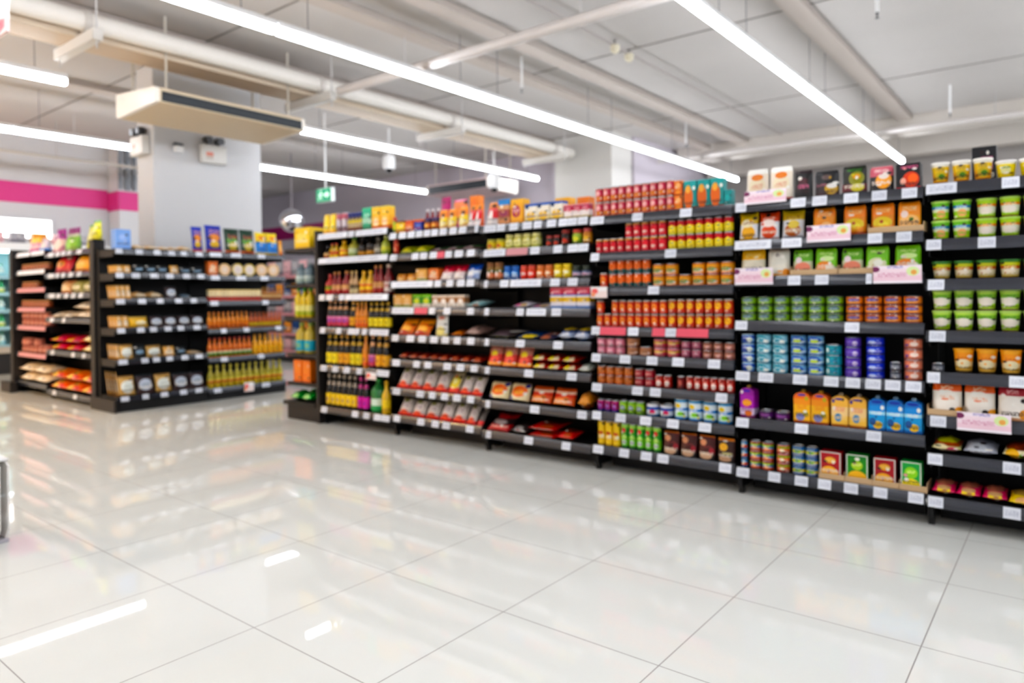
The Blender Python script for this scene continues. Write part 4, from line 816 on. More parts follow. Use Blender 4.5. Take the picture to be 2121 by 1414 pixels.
B.tags(1, [(906,921)], PINK, 'offer_strip', 'red offer strip in the shelf edge'); B.tags(3, [(858,884)], PINK, 'offer_strip', 'red offer strip in the shelf edge')
# --- sauce-bottle bay
B=B1
B.row(0,665,691,2,1,'yelfruit',443); B.row(0,692,716,2,1,'pinkgrey',441); B.row(0,717,748,4,1,'navyjar',440); B.row(0,749,768,1,1,'mintbox',430); B.row(0,769,806,2,1,'yelbox',427)
B.row(1,664,678,1,1,'smalldark',508); B.row(1,679,696,2,1,'smallyel',503); B.row(1,698,712,1,1,'yellowsauce',497); B.row(1,715,733,1,1,'grnbott',491); B.row(1,737,750,1,1,'darktall',491); B.row(1,754,768,1,1,'darktall',486); B.row(1,770,783,1,1,'greyb',490); B.row(1,784,799,1,1,'limebott',486)
B.row(2,668,683,1,1,'redgreen',567); B.row(2,684,702,2,1,'redsauce',562); B.row(2,703,718,1,1,'redsauce',560); B.row(2,720,737,2,1,'tansauce',560); B.row(2,739,767,2,1,'yellowsauce',560); B.row(2,768,788,2,1,'redsauce',548); B.row(2,789,805,1,1,'tallred',546)
B.row(3,673,716,4,1,'soypink',621); B.row(3,718,732,1,1,'soytan',623); B.row(3,733,757,3,1,'orgsauce',624); B.row(3,758,804,4,1,'soyneck',625)
B.row(4,671,695,2,1,'soyneck',692); B.row(4,696,719,2,1,'soytan',692); B.row(4,720,745,2,1,'soyneck',692); B.row(4,746,757,1,1,'orgsauce',693); B.row(4,758,772,1,1,'soypink',692); B.row(4,773,800,2,1,'soytan',694)
B.row(5,671,735,6,1,'soy',775); B.row(5,736,758,2,1,'soymag',780); B.row(5,759,784,1,1,'jug',784); B.row(5,786,800,1,1,'yeltubeb',788)
for i, sp in enumerate([[(660,720),(723,734),(738,804)],[(660,804)],[(661,672),(676,689),(702,713),(715,804)],[(662,672),(695,705),(719,742),(749,758),(765,804)],[(662,674),(686,698),(709,722),(736,747),(778,804)],[(662,674),(726,738),(749,761),(771,784),(785,804)]]): B.tags(i, sp)  # the long white spans paint glare on the rails, the short ones are tags
B.promo(4,754,775,770,785,WCARD)

# --- end panel and end cap of the long gondola
link('end_panel', mesh_from(box_bm(-.042, -.004, 0, .47, 0, 1.70, .002), 'end_panel', PANEL), B1.root)['label'] = 'dark brown end panel'
EC = empty('end_cap_shelving', (-3.678, 2.52, 0)); tag(EC, 'dark end-cap shelving with base plinth at the end of the long row', 'shelving')
link('back_panel', mesh_from(box_bm(-.02, 0, 0, .9, .3, 1.62), 'back_panel', PANEL), EC)
link('plinth', mesh_from(box_bm(-.46, -.022, .0, .9, 0, .13, .003), 'plinth', PANEL), EC)
link('base_tray', mesh_from(box_bm(-.50, -.022, -.02, .92, .132, .165, .002), 'base_tray', PANEL), EC)
ECZ = [1.56, 1.235, .93, .605, .34]
for z in ECZ:
    sh = link('shelf', mesh_from(box_bm(-.46, -.022, .0, .9, z-.03, z, .001), 'shelf', PANEL), EC)
    link('price_rail', mesh_from(box_bm(-.475, -.462, 0, .9, z-.04, z+.0), 'price_rail', ROSE if z < .9 else RAIL), sh)
def cap_row(i, xs, key, hz, nrow, place):
    z = ECZ[i] if i < 5 else .165
    for a, b in xs:
        pa, pb = at(a, 600, 1, 2.56).x, at(b, 600, 1, 2.56).x
        w = (pb-pa)*.92
        for r in range(nrow):
            parts, d = parts_of(key, w, hz)
            put(key, w, hz, ((pa+pb)/2, 2.545+d/2+r*(d+.004), z+.0012), 0, place, '', (pa+pb)*10+r*.01, '' if nrow == 1 else ORD[r+1])
top = ('top', 'end cap')
cap_row(0, [(613,646)], 'yellowpack', .19, 3, top)
cap_row(1, [(610,626),(628,643)], 'greyend', .19, 2, ('second', 'end cap'))
cap_row(2, [(609,620),(621,632),(633,644)], 'capoil', .27, 2, ('third', 'end cap'))
cap_row(3, [(608,625),(626,643)], 'cyanoil', .28, 2, ('fourth', 'end cap'))
cap_row(4, [(608,625),(626,643)], 'orgendbox', .2, 2, ('fifth', 'end cap'))
cap_row(5, [(600,620),(622,643)], 'greenpack', .09, 2, ('bottom', 'end cap'))

# ------------------------------------------------------------------ island
IX = -5.77
G1 = Bay('shelving_bay', 'black island bay of tan and dark grain bags, nearest the corner', '+x', 1.70, 2.64, IX, [1.615,1.377,1.118,.83,.52,.155], 1.64, depth=.42, title='grain-bag bay')
G2 = Bay('shelving_bay', 'black island bay of orange and yellow oil bottles', '+x', 2.64, 3.62, IX, [1.618,1.365,1.085,.78,.465,.13], 1.64, depth=.42, title='oil-bottle bay', last=True)
for g in (G1, G2):
    link('plinth', mesh_from(box_bm(.002, g.W-.002, .035, .40, 0, .10, .002), 'plinth', BLACK), g.root)
link('plinth_end', mesh_from(box_bm(-.03, .0, .0, .56, 0, .125, .003), 'plinth_end', PANEL), G1.root)
link('corner_post', mesh_from(box_bm(-.02, .09, .452, .56, .126, 1.73, .002), 'corner_post', plain('1e1a1a', .5)), G1.root)
B=G1
B.row(0,221,272,1,1,'bluebox',474); B.row(0,276,330,2,1,'lowtan',506,rows=1); B.row(0,333,372,2,1,'lowtan',510); B.row(0,374,398,1,1,'lowtan',509); B.row(0,399,427,1,1,'chipblue',469)
B.row(1,220,272,2,1,'tanbag',548,rows=5); B.row(1,277,350,3,1,'slatebag',548); B.row(1,352,372,1,1,'tanbag',549); B.row(1,373,424,2,1,'slatebag',553)
B.row(2,218,272,3,1,'tanbag',590,rows=5); B.row(2,276,340,2,1,'lowtan',603); B.row(2,343,369,1,1,'darkbag',592); B.row(2,371,398,1,1,'lowdark',606)
B.row(3,218,268,2,1,'tanbag',654,rows=5); B.row(3,269,310,1,1,'yelbag',655); B.row(3,311,427,4,1,'darkbag',652)
B.row(4,216,248,1,1,'tanbag',714,rows=5); B.row(4,249,278,1,1,'whitebag',713); B.row(4,279,303,1,1,'slatebag',714); B.row(4,304,337,1,1,'whitebag',714); B.row(4,339,364,1,1,'tanbag',716); B.row(4,366,388,1,1,'slatebag',717); B.row(4,390,424,1,1,'lowtan',725)
B.row(5,214,246,1,1,'tanbag',772,rows=5); B.row(5,247,283,1,1,'whitebag',778); B.row(5,284,322,1,1,'darkbag',775); B.row(5,323,358,1,1,'whitebag',773); B.row(5,360,428,2,1,'darkbag',770)
for i, sp in enumerate([[(239,255),(283,297),(320,334),(350,363),(376,389),(407,421)],[(239,256),(274,290),(312,328),(345,360),(380,394),(410,423)],[(240,258),(286,302),(325,338),(363,377),(395,408)],[(242,258),(283,298),(310,324),(340,354),(367,380),(400,414)],[(243,262),(291,305),(315,329),(343,356),(374,388),(403,418)],[(247,264),(292,305),(330,345),(370,384),(402,416)]]): B.tags(i, sp)
B=G2
B.row(0,428,463,1,1,'chipblue',466); B.row(0,467,530,2,1,'chipdark',474); B.row(0,531,577,2,1,'chipyel',482); B.row(0,578,588,1,1,'orgedge',498)
B.row(1,431,451,1,1,'orgcarton',541); B.row(1,453,478,1,1,'roundpink',540); B.row(1,480,529,2,1,'roundtin',540); B.row(1,530,578,2,1,'roundpink',541)
B.row(2,432,541,13,1,'whitecan',599); B.row(2,543,585,6,1,'brnbot',594)
B.row(3,430,517,9,1,'orgbot',645); B.row(3,518,585,8,1,'redorg',645)
B.row(4,430,523,9,1,'capbot',697); B.row(4,525,588,6,1,'goldbot',690)
B.row(5,432,588,12,1,'oil',750)
for i, sp in enumerate([[(436,460),(480,500),(535,550)],[(438,455),(490,510),(540,556)],[(436,452),(543,556)],[(457,468),(504,515),(570,582)],[(456,470),(533,545)],[(440,456),(540,556)]]): B.tags(i, sp)
B.promo(5,504,524,793,812,WCARD)
E2 = Bay('shelving_bay', 'black island-end bay of red and tan snack bags, beside the corner panel', '-y', -7.62, -6.345, 1.70, [1.648,1.412,1.186,.917,.552,.10], 1.70, depth=.5, title='chip-bag bay')
E1 = Bay('shelving_bay', 'black island-end bay of small brown jars with pink price rails', '-y', -8.63, -7.62, 1.70, [1.688,1.471,1.26,1.03,.813,.49,.14], 1.70, depth=.5, title='small-jar bay')
B=E1
B.row(0,57,76,2,1,'pinktop',491); B.row(0,77,92,1,1,'greytop',492)
B.row(1,42,96,9,1,'rowjar',545); B.row(2,42,72,4,1,'rowjar',583); B.row(3,42,96,9,1,'rowjar',621); B.row(4,42,96,6,2,'rosejar',645); B.row(5,42,75,4,2,'rosejar',700,tops=[2,2,1,2]); B.row(5,76,96,2,1,'rosejar',714)
B.row(6,36,97,2,2,'creambag',752)
B=E2
B.row(0,103,123,1,1,'purplebag',473); B.row(0,126,152,1,1,'greenpurp',470); B.row(0,170,192,1,1,'yelgreen',463)
B.row(1,107,139,1,1,'redchip',528); B.row(1,148,182,1,1,'orgchip',525)
B.row(2,120,141,1,1,'tanchip',579); B.row(2,143,190,2,1,'olivechip',578)
B.row(3,103,148,2,1,'creambag',644); B.row(3,150,190,1,2,'creambag',622)
B.row(4,100,165,2,2,'redflower',694); B.row(4,166,196,1,2,'paleyel',690)
B.row(5,103,198,3,2,'orgflower',768)
E1.tags(0, [(37,62),(66,96)]); E2.tags(0, [(101,112),(116,124),(128,136),(140,148),(160,170)])
E1.tags(1, [(37,96)]); E2.tags(1, [(100,112),(116,122),(128,134),(143,151),(160,168)])
for i in range(2, 6): E1.tags(i, [(36,97)], ROSE, 'offer_strip', 'pink price rail strip')
E2.tags(2, [(101,112),(117,124),(133,140),(148,155),(163,171)]); E2.tags(3, [(102,110),(128,134)]); E2.tags(4, [(103,110),(146,152),(168,174)]); E2.tags(5, [(105,112),(148,155)])
link('end_post', mesh_from(box_bm(-.10, -.004, -.02, .5, 0, 1.74, .002), 'end_post', PANEL), E1.root)['label'] = 'narrow dark brown end post'
link('plinth_end', mesh_from(box_bm(-.20, .14, -.10, -.022, 0, .13, .004), 'plinth_end', PANEL), E1.root)
put('yelgreen', .18, .2, (-6.275, 1.735, 1.7315), 0, ('top', 'corner post'), '', 0)
PROD.pop()['o']['label'] = 'yellow and green snack bag standing on top of the black corner post'
qa, qb = at(2012, 305, 1, 2.76), at(2063, 305, 1, 2.76)
cb = put('blackcarton', qb.x-qa.x, qa.z-1.613, ((qa.x+qb.x)/2, 2.81, 1.6125), 0, ('top', 'soup-cup bay'))[0]

# --- shelving farther back, seen between the island and the long row
DB = empty('aisle_shelving', (-9.55, 5.9, 0)); tag(DB, 'grey shelving with pink rails far behind, between island and end cap', 'shelving')
link('back_panel', mesh_from(box_bm(-.3, 1.6, .42, .45, 0, 1.75), 'back_panel', plain('3a3438', .5)), DB)
link('plinth', mesh_from(box_bm(-.3, 1.6, .02, .40, 0, .14), 'plinth', BLACK), DB)
DZ = [.2, .5, .85, 1.15, 1.5]
for z in DZ:
    sh = link('shelf', mesh_from(box_bm(-.3, 1.6, .01, .41, z-.03, z), 'shelf', plain('50484e', .5)), DB)
    link('price_rail', mesh_from(box_bm(-.3, 1.6, -.004, .008, z-.05, z+.004), 'price_rail', ROSE), sh)
for i, z in enumerate(DZ):
    for k in range(7):
        key = ['awaypink','awayblue','awaygrey','awayorg'][(k*2+i*3) % 4]
        put(key, .2, .2 if i < 4 else .26, (-9.7+k*.235, 6.03, z+.0015), 0, (['bottom','fourth','third','second','top'][i], 'far pink-rail shelving'), '', k)

# --- chiller cabinet along the wall
FX = -11.2
CYAN = plain('b4dce0', .4)
fr = empty('chiller_cabinet', (FX, .9, 0)); tag(fr, 'open chiller cabinet with pale cyan lit shelves along the side wall', 'fridge')
link('back_panel', mesh_from(box_bm(-.75, -.70, 0, 3.3, 0, 2.02), 'back_panel', CYAN), fr)
link('base', mesh_from(box_bm(-.70, .06, 0, 3.3, 0, .38, .01), 'base', plain('2a2a2c', .5)), fr)
link('bumper', mesh_from(box_bm(.061, .09, 0, 3.3, .32, .42, .008), 'bumper', plain('b8b0a4', .5)), fr)
link('end_panel', mesh_from(box_bm(-.75, .0, 3.305, 3.34, 0, 2.02), 'end_panel', plain('c8d8d8', .4)), fr)
link('canopy', mesh_from(box_bm(-.70, -.1, 0, 3.3, 1.9, 2.02, .01), 'canopy', WHITE), fr)
link('canopy_light', mesh_from(box_bm(-.16, -.12, .05, 3.25, 1.86, 1.897), 'canopy_light', plain('dff6ff', .4, emit=5)), fr)
FZ = [.45, .72, .98, 1.24, 1.5]
for z in FZ:
    sh = link('shelf', mesh_from(box_bm(-.69, -.06, .0, 3.3, z-.025, z), 'shelf', CYAN), fr)
    link('price_rail', mesh_from(box_bm(-.058, -.04, 0, 3.3, z-.05, z+.006), 'price_rail', plain('a0ccd8', .4)), sh)
for i, z in enumerate(FZ):
    for k in range(15):
        key = ['fridgebot','fridgegrn','fridgeorg','fridgebot'][(k+i*2) % 4]
        put(key, .085, .18, (FX-.12, 1.0+k*.19, z+.0015), PI/2, (['bottom','fourth','third','second','top'][i], 'chiller'), '', k)
for k in range(9):
    key = ['awayorg','awaypink','awaygrey'][k % 3]
    put(key, .2, .17, (FX-.3, 1.1+k*.3, 2.022), PI/2, ('', 'chiller top'), '', k)

# ------------------------------------------------------------------ labels of all the products
def finish_labels():
    by = {}
    for p in PROD: by.setdefault((p['look'], p['place'], p['layer'], p['row']), []).append(p)
    used = {}
    for (look, place, layer, row), v in by.items():
        v.sort(key=lambda p: p['order'])
        for i, p in enumerate(v):
            s = look
            if len(v) > 1: s += ', %s from left' % (ORD[i+1])
            if row: s += ', %s row' % {'first':'front','fifth':'back'}.get(row, row)
            if layer: s += ', %s layer' % layer
            if place[0]: s += ', %s shelf of %s' % (place[0], place[1])
            else: s += ', on %s' % place[1]
            p['o']['label'] = s
            p['o']['group'] = '%s %ss on the %s shelf of the %s' % (look, p['o'].name.split('.')[0].replace('_', ' '), place[0], place[1])
finish_labels()

# ------------------------------------------------------------------ room
def floor_mat():
    m = bpy.data.materials.new('floor_tiles'); m.use_nodes = True
    nt = m.node_tree; N = nt.nodes; L = nt.links; b = N['Principled BSDF']
    geo = N.new('ShaderNodeNewGeometry'); sep = N.new('ShaderNodeSeparateXYZ'); L.new(geo.outputs['Position'], sep.inputs[0])
    def mt(op, a, c=None):
        n = N.new('ShaderNodeMath'); n.operation = op
        for i, v in enumerate((a, c)):
            if v is None: continue
            if isinstance(v, (int, float)): n.inputs[i].default_value = v
            else: L.new(v, n.inputs[i])
        return n.outputs[0]
    ds = []
    for ax in ('X', 'Y'):
        f = mt('FRACT', mt('ADD', mt('DIVIDE', sep.outputs[ax], .6), 100.5))
        ds.append(mt('MULTIPLY', mt('ABSOLUTE', mt('SUBTRACT', f, .5)), .6))
    d = mt('MINIMUM', ds[0], ds[1])
    g = mt('LESS_THAN', d, .0019)
    nz = N.new('ShaderNodeTexNoise'); nz.inputs['Scale'].default_value = 1.6; nz.inputs['Detail'].default_value = 4
    L.new(geo.outputs['Position'], nz.inputs['Vector'])
    mx = N.new('ShaderNodeMix'); mx.data_type = 'RGBA'
    mx.inputs['A'].default_value = (.785, .795, .75, 1); mx.inputs['B'].default_value = (.845, .855, .815, 1)
    L.new(nz.outputs['Fac'], mx.inputs['Factor'])
    m2 = N.new('ShaderNodeMix'); m2.data_type = 'RGBA'
    L.new(g, m2.inputs['Factor']); L.new(mx.outputs['Result'], m2.inputs['A']); m2.inputs['B'].default_value = (.36, .34, .32, 1)
    L.new(m2.outputs['Result'], b.inputs['Base Color'])
    L.new(mt('ADD', mt('MULTIPLY', g, .5), .022), b.inputs['Roughness'])
    b.inputs['IOR'].default_value = 1.45
    return m
structure('floor', box_bm(-26, 6, -6, 14, -.1, 0), floor_mat())
CEIL = 3.85
CM = plain('c6c1bd', .8, noise=.16)
structure('ceiling', box_bm(-26, 6, -6, 14, CEIL, CEIL+.1), CM)
WALL = plain('dcdcde', .7, noise=.05)
LILAC = plain('c4bcc4', .8, noise=.1)
structure('wall_left', box_bm(-12.1, -12.0, -6, 4.25, 0, CEIL), WALL)
structure('wall_inner', box_bm(-26, -12.1, 4.2, 4.25, 0, CEIL), WALL)
structure('wall_rear', box_bm(-26, -4.4, 9.7, 9.8, 0, CEIL), LILAC)
structure('wall_far', box_bm(-4.4, 6, 13.6, 13.7, 0, CEIL), plain('bcb6b2', .8))
structure('wall_jog', box_bm(-4.5, -4.4, 9.8, 13.7, 0, CEIL), LILAC)
structure('wall_right', box_bm(5.9, 6, -6, 13.6, 0, CEIL), WALL)
structure('wall_behind', box_bm(-26, 6, -6.1, -6, 0, CEIL), WALL)
structure('wall_end', box_bm(-26.1, -26, -6, 13.7, 0, CEIL), LILAC)
MAG = plain('dd3d8e', .5)
structure('trim_1', box_bm(-11.998, -11.985, -5.9, 4.15, 2.73, 3.07), MAG)
structure('trim_2', box_bm(-25, -12.9, 9.68, 9.698, 2.66, 3.0), plain('a01a68', .5))
# pilaster on the side wall, at the end of the magenta band
structure('pillar_2', box_bm(-11.98, -11.55, 4.16, 5.1, 0, CEIL), WALL)
structure('trim_3', box_bm(-11.548, -11.54, 4.16, 5.1, 2.69, 3.02), MAG)
structure('trim_4', box_bm(-11.98, -11.55, 4.145, 4.158, 2.69, 3.02), MAG)
# light box above the chiller
lb = empty('light_box', (-11.98, .5, 2.3)); tag(lb, 'long white illuminated panel glowing on the side wall above the chiller', 'light')
link('frame', mesh_from(box_bm(0, .06, 0, 2.75, -.17, .17, .005), 'frame', WHITE), lb)
link('glowing_face', mesh_from(box_bm(.061, .066, .03, 2.72, -.15, .15), 'glowing_face', plain('ffffff', .5, emit=3)), lb)

structure('pillar_1', box_bm(-7.16, -6.75, 2.54, 3.93, 0, CEIL, .01), plain('d6d6d8', .6, noise=.04))
structure('pillar_3', box_bm(-5.6, -4.45, 9.0, 9.69, 0, CEIL), plain('d0cdc8', .6))
for i, (x, yy0, yy1) in enumerate(((-.47, -6, 11.6), (-3.05, -6, 11.6), (-3.75, -6, 11.6), (-5.75, -6, 9.6), (-8.2, -6, 9.6))):
    structure('beam_or_shade_band_%d' % (i+1), box_bm(x-.10, x+.10, yy0, yy1, CEIL-.07, CEIL-.001), plain('b8aea6', .8))  # shallow ribs stand in for dark shadow bands along the ceiling
structure('beam_or_shade_band_6', box_bm(-4.3, 5.9, 11.2, 11.5, CEIL-.28, CEIL-.001), plain('cfc8c0', .8))
structure('beam_or_shade_band_7', box_bm(-4.3, 5.9, 12.6, 12.9, CEIL-.38, CEIL-.001), plain('cfc8c0', .8))
for i, y in enumerate((-.2, 2.6, 5.75, 8.9)):
    structure('ceiling_joint_%d' % (i+1), box_bm(-12, 5.9, y-.012, y+.012, CEIL-.006, CEIL-.001), plain('8a8480', .8))

# ------------------------------------------------------------------ ceiling services
HL = 3.27
EM = plain('f4f8ff', .4, emit=19)
def light(x, y0, y1, label):
    r = empty('ceiling_light', (x, y0, HL))
    tag(r, label, 'ceiling light')
    L = y1-y0
    link('housing', mesh_from(box_bm(-.032, .032, 0, L, .03, .075, .004), 'housing', WHITE), r)
    link('diffuser', mesh_from(box_bm(-.032, .032, .006, L-.006, -.032, .029, .010, 2), 'diffuser', EM), r)
    for t in (.12, .88):
        link('suspension_wire', mesh_from(tube_bm((0, L*t, .076), (0, L*t, CEIL-HL-.002), .004, 6), 'suspension_wire', plain('8a8a90', .5)), r)
def run(x, y0, y1, seg, word):
    n = max(1, round((y1-y0)/seg)); d = (y1-y0)/n
    for i in range(n):
        light(x, y0+i*d+.006, y0+(i+1)*d-.006, 'white linear ceiling light, %s from the far end, %s' % (ORD[n-i], word))
run(-.64, -5.5, 12.0, 2.5, 'row over the tuna-tin bay')
run(-3.45, -5.5, 12.0, 2.5, 'row over the end panel')
run(-6.22, -5.5, 1.47, 2.3, 'row before the air conditioner')
run(-6.22, 4.15, 9.33, 2.6, 'row behind the air conditioner')
run(-8.92, -5.5, 9.1, 2.43, 'row beyond the square pillar')
run(-14.6, 5.4, 8.6, 1.6, 'unseen added row behind the square pillar')  # added row, out of sight, to brighten the dim far wall
run(2.15, -5.5, 12.0, 2.5, 'row outside the photo')
run(4.7, -5.5, 12.0, 2.5, 'outermost row outside the photo')

DUCTM = plain('d9d3cb', .6)
BANDS = (-3.5, -1., 1.26, 3.72, 5.9, 8.4)
px_, pz_, pr_ = at(233, 60, 2, 3.56).x, 3.56, .085
o = empty('ceiling_duct', (px_, -5.5, pz_)); tag(o, 'long round white pipe duct under the ceiling, above the air conditioner', 'duct')
link('duct_tube', mesh_from(tube_bm((0, 0, 0), (0, 14.45, 0), pr_, 24), 'duct_tube', plain('e4dfd8', .5), 40), o)
for b in BANDS:
    y = b+5.5
    link('band_clamp', mesh_from(tube_bm((0, y-.03, 0), (0, y+.03, 0), pr_+.012, 24), 'band_clamp', plain('cfc9c2', .5), 40), o)
    link('support_bar', mesh_from(box_bm(-.62, .26, y-.04, y+.04, -pr_-.13, -pr_-.035), 'support_bar', plain('d8d4ce', .5)), o)
    for x in (.23, -.59):
        link('hanger_rod', mesh_from(tube_bm((x, y, -pr_-.20), (x, y, CEIL-pz_-.002), .008, 8), 'hanger_rod', plain('c8c6c4', .5)), o)
o = empty('cable_tray', (px_-.30, -5.5, pz_-pr_-.03)); tag(o, 'flat beige cable tray running beside the round pipe duct', 'cable tray')
link('tray_bed', mesh_from(box_bm(-.16, .19, 0, 14.4, 0, .012), 'tray_bed', plain('cbb9a4', .6)), o)
for x in (-.172, .191):
    link('tray_side', mesh_from(box_bm(x, x+.011, 0, 14.4, -.002, .085), 'tray_side', plain('d2c2ae', .6)), o)
def pipe(nm, p, q, r, label, mat=None, cat='pipe'):
    o = empty(nm, p); tag(o, label, cat)
    d = Vector(q)-Vector(p)
    link('pipe_tube', mesh_from(tube_bm((0,0,0), d, r, 16), 'pipe_tube', mat or plain('d6d0cc', .5), 40), o)
    n = max(2, int(d.length/2))
    for i in range(n):
        t = (i+.5)/n
        c = d*t
        top = CEIL-p[2]-d.z*t-.002
        if top > .05:
            link('hanger_rod', mesh_from(tube_bm(c+Vector((0,0,r)), Vector((c.x, c.y, top)), .007, 6), 'hanger_rod', plain('bdbab8', .5)), o)
pipe('cross_pipe', (-4.85, 3.72, 3.42), (5.8, 3.76, 3.42), .05, 'white pipe crossing under the ceiling from the duct, above the light rows')
pipe('cross_pipe', (-4.3, 10.4, 3.5), (5.8, 10.6, 3.5), .04, 'white pipe crossing far back above the shelf tops')
pipe('conduit', (-2.30, -5.8, 3.80), (-2.30, 11.0, 3.80), .014, 'thin grey conduit along the ceiling between two light rows', plain('a8a09c', .5))
pipe('conduit', (-9.9, -5.8, 3.5), (-9.9, 4.1, 3.5), .03, 'pale conduit under the ceiling beyond the pillar', plain('c8c2ba', .5))
pipe('conduit', (-10.6, -5.8, 3.3), (-10.6, 4.1, 3.3), .025, 'lower pale conduit under the ceiling near the side wall', plain('c8c2ba', .5))
# sprinkler drops
def sprinkler(px, ytop, ybot, z, label):
    p = at(px, ybot, 2, z)
    o = empty('sprinkler_drop', p); tag(o, label, 'sprinkler')
    link('drop_pipe', mesh_from(tube_bm((0,0,.05), (0,0,CEIL-z-.002), .014, 10), 'drop_pipe', WHITE, 40), o)
    link('sprinkler_head', mesh_from(lathe_bm([(0,0),(.016,0),(.018,.004),(.006,.01),(.006,.03),(.012,.035),(.012,.05),(0,.05)], 10), 'sprinkler_head', plain('6a6a6e', .4, .5)), o)
sprinkler(1817, 0, 38, 3.42, 'white sprinkler drop pipe at the top edge, over the tuna-tin bay')
sprinkler(1968, 135, 242, 3.42, 'white sprinkler drop pipe above the soup-cup bay')
sprinkler(1081, 105, 192, 3.42, 'white sprinkler drop pipe just past the cross pipe')
sprinkler(1421, 240, 305, 3.42, 'small white sprinkler drop pipe above the food-can bay')
# spot heads on the conduit
for (px, py, lab) in ((1274, 104, 'small cream detector on the thin ceiling conduit'), (1303, 122, 'larger cream twin detector on the thin ceiling conduit')):
    p = at(px, py, 2, 3.74)
    o = empty('ceiling_detector', p); tag(o, lab, 'detector')
    link('body', mesh_from(lathe_bm([(0,-.03),(.03,-.03),(.05,0),(.05,.05),(0,.05)], 16), 'body', plain('d8d0b8', .5), 40), o)
    link('mount', mesh_from(tube_bm((0,0,.051), (0,0,CEIL-3.74-.002), .012, 8), 'mount', plain('8a8680', .5)), o)
# dome cameras
for (px, y0, y1, Y, lab) in ((806, 322, 358, 6.5, 'white dome camera hanging on a rod under the lights'), (1024, 362, 398, 7.8, 'white dome camera hanging in front of the far air conditioner')):
    p = at(px, y1, 1, Y)
    o = empty('dome_camera', p); tag(o, lab, 'camera')
    k = (at(px, y0, 1, Y).z-p.z)
    link('housing', mesh_from(lathe_bm([(0,.06),(.085,.06),(.10,.09),(.10,k*.85),(.08,k),(0,k)], 20), 'housing', WHITE, 40), o)
    link('dark_lens', mesh_from(lathe_bm([(0,0),(.03,.008),(.05,.03),(.055,.058),(0,.058)], 16), 'dark_lens', plain('202024', .1), 60), o)
    link('rod', mesh_from(tube_bm((0,0,k+.001), (0,0,CEIL-p.z-.002), .016, 10), 'rod', WHITE), o)

# ------------------------------------------------------------------ air conditioners
def aircon(loc, rz, L, D, label, col='d6c4a8', z0=.047, z1=.142):
    o = empty('air_conditioner', loc, rz); tag(o, label, 'air conditioner')
    # local: x along the length, -y to the front, z up from the underside
    prof = [(0, .03), (.03, 0), (D-.06, .03), (D-.01, .036), (D, .045), (D, z1+.023), (D-.02, z1+.038), (0, max(.25, z1+.07))]
    def ext(x0, x1):
        bm = bmesh.new()
        a = [bm.verts.new((x0, -y, z)) for y, z in prof]; b = [bm.verts.new((x1, -y, z)) for y, z in prof]
        bm.faces.new(a); bm.faces.new(b[::-1])
        n = len(prof)
        for i in range(n):
            j = (i+1) % n
            bm.faces.new((a[i], b[i], b[j], a[j]))
        return bm
    link('casing', mesh_from(ext(.041, L-.041), 'casing', plain(col, .5)), o)
    for x0, x1 in ((0, .04), (L-.04, L)):
        link('end_cover', mesh_from(ext(x0, x1), 'end_cover', plain('ece6dc', .4)), o)
    link('air_outlet', mesh_from(box_bm(.06, L-.045, -D-.006, -D-.001, z0, z1), 'air_outlet', plain('161e24', .4)), o)
    link('louvre', mesh_from(box_bm(.065, L-.05, -D-.012, -D-.007, .089, .095), 'louvre', plain('28343c', .4)), o)
    for x in (.15, L-.15):
        for y in (-.04, -D+.10):
            top = max(.25, z1+.07)-(max(.25, z1+.07)-z1-.038)*(-y)/(D-.02)
            link('hanger', mesh_from(tube_bm((x, y, top+.003), (x, y, CEIL-loc[2]-.002), .012, 8), 'hanger', plain('cfc8bc', .5)), o)
aircon((-6.05, 1.85, 2.95), PI/2, 1.66, .85, 'cream ceiling air conditioner with dark outlet slot beside the square pillar')
aircon((-8.1, 9.15, 3.0), 0, 1.55, .85, 'far cream air conditioner with dark outlet, above the snack shelves', 'd0b8b6', .047, .185)

# emergency twin lights on the pillar and small dome
def twin(loc, rz, label):
    o = empty('emergency_light', loc, rz); tag(o, label, 'emergency light')
    link('battery_box', mesh_from(box_bm(-.16, .16, -.09, -.002, -.11, .11, .012, 2), 'battery_box', plain('e4e2de', .4)), o)
    for x in (-.075, .075):
        link('lamp_head', mesh_from(tube_bm((x, -.11, .165), (x, -.03, .175), .045, 16), 'lamp_head', plain('3a3a3e', .3), 40), o)
        link('lamp_bracket', mesh_from(box_bm(x-.012, x+.012, -.05, -.03, .111, .128), 'lamp_bracket', plain('8a8a88', .4)), o)  # bracket between battery box and lamp head, not fixed to the wall
    link('status_sticker', mesh_from(box_bm(-.11, -.02, -.0915, -.0905, -.07, .02), 'status_sticker', print_mat('sticker', [(0,'d8d0c8'),(.5,'e8a090')], [], [])), o)
p = at(437, 322, 0, -6.75)
twin((-6.747, p.y, p.z), PI/2, 'white twin emergency light on the broad face of the square pillar')
p = at(292, 306, 1, 2.54)
twin((-6.98, 2.537, p.z), 0, 'white twin emergency light on the narrow side of the square pillar')
p = at(368, 307, 0, -6.73)
o = empty('wall_sensor', (-6.747, p.y, p.z), PI/2); tag(o, 'small white sensor with dark top on the square pillar', 'sensor')
link('housing', mesh_from(box_bm(-.05, .05, -.07, -.002, -.055, .025, .012, 2), 'housing', WHITE), o)
link('bracket', mesh_from(box_bm(-.05, .05, -.06, -.002, .026, .055, .004), 'bracket', plain('50545a', .4)), o)

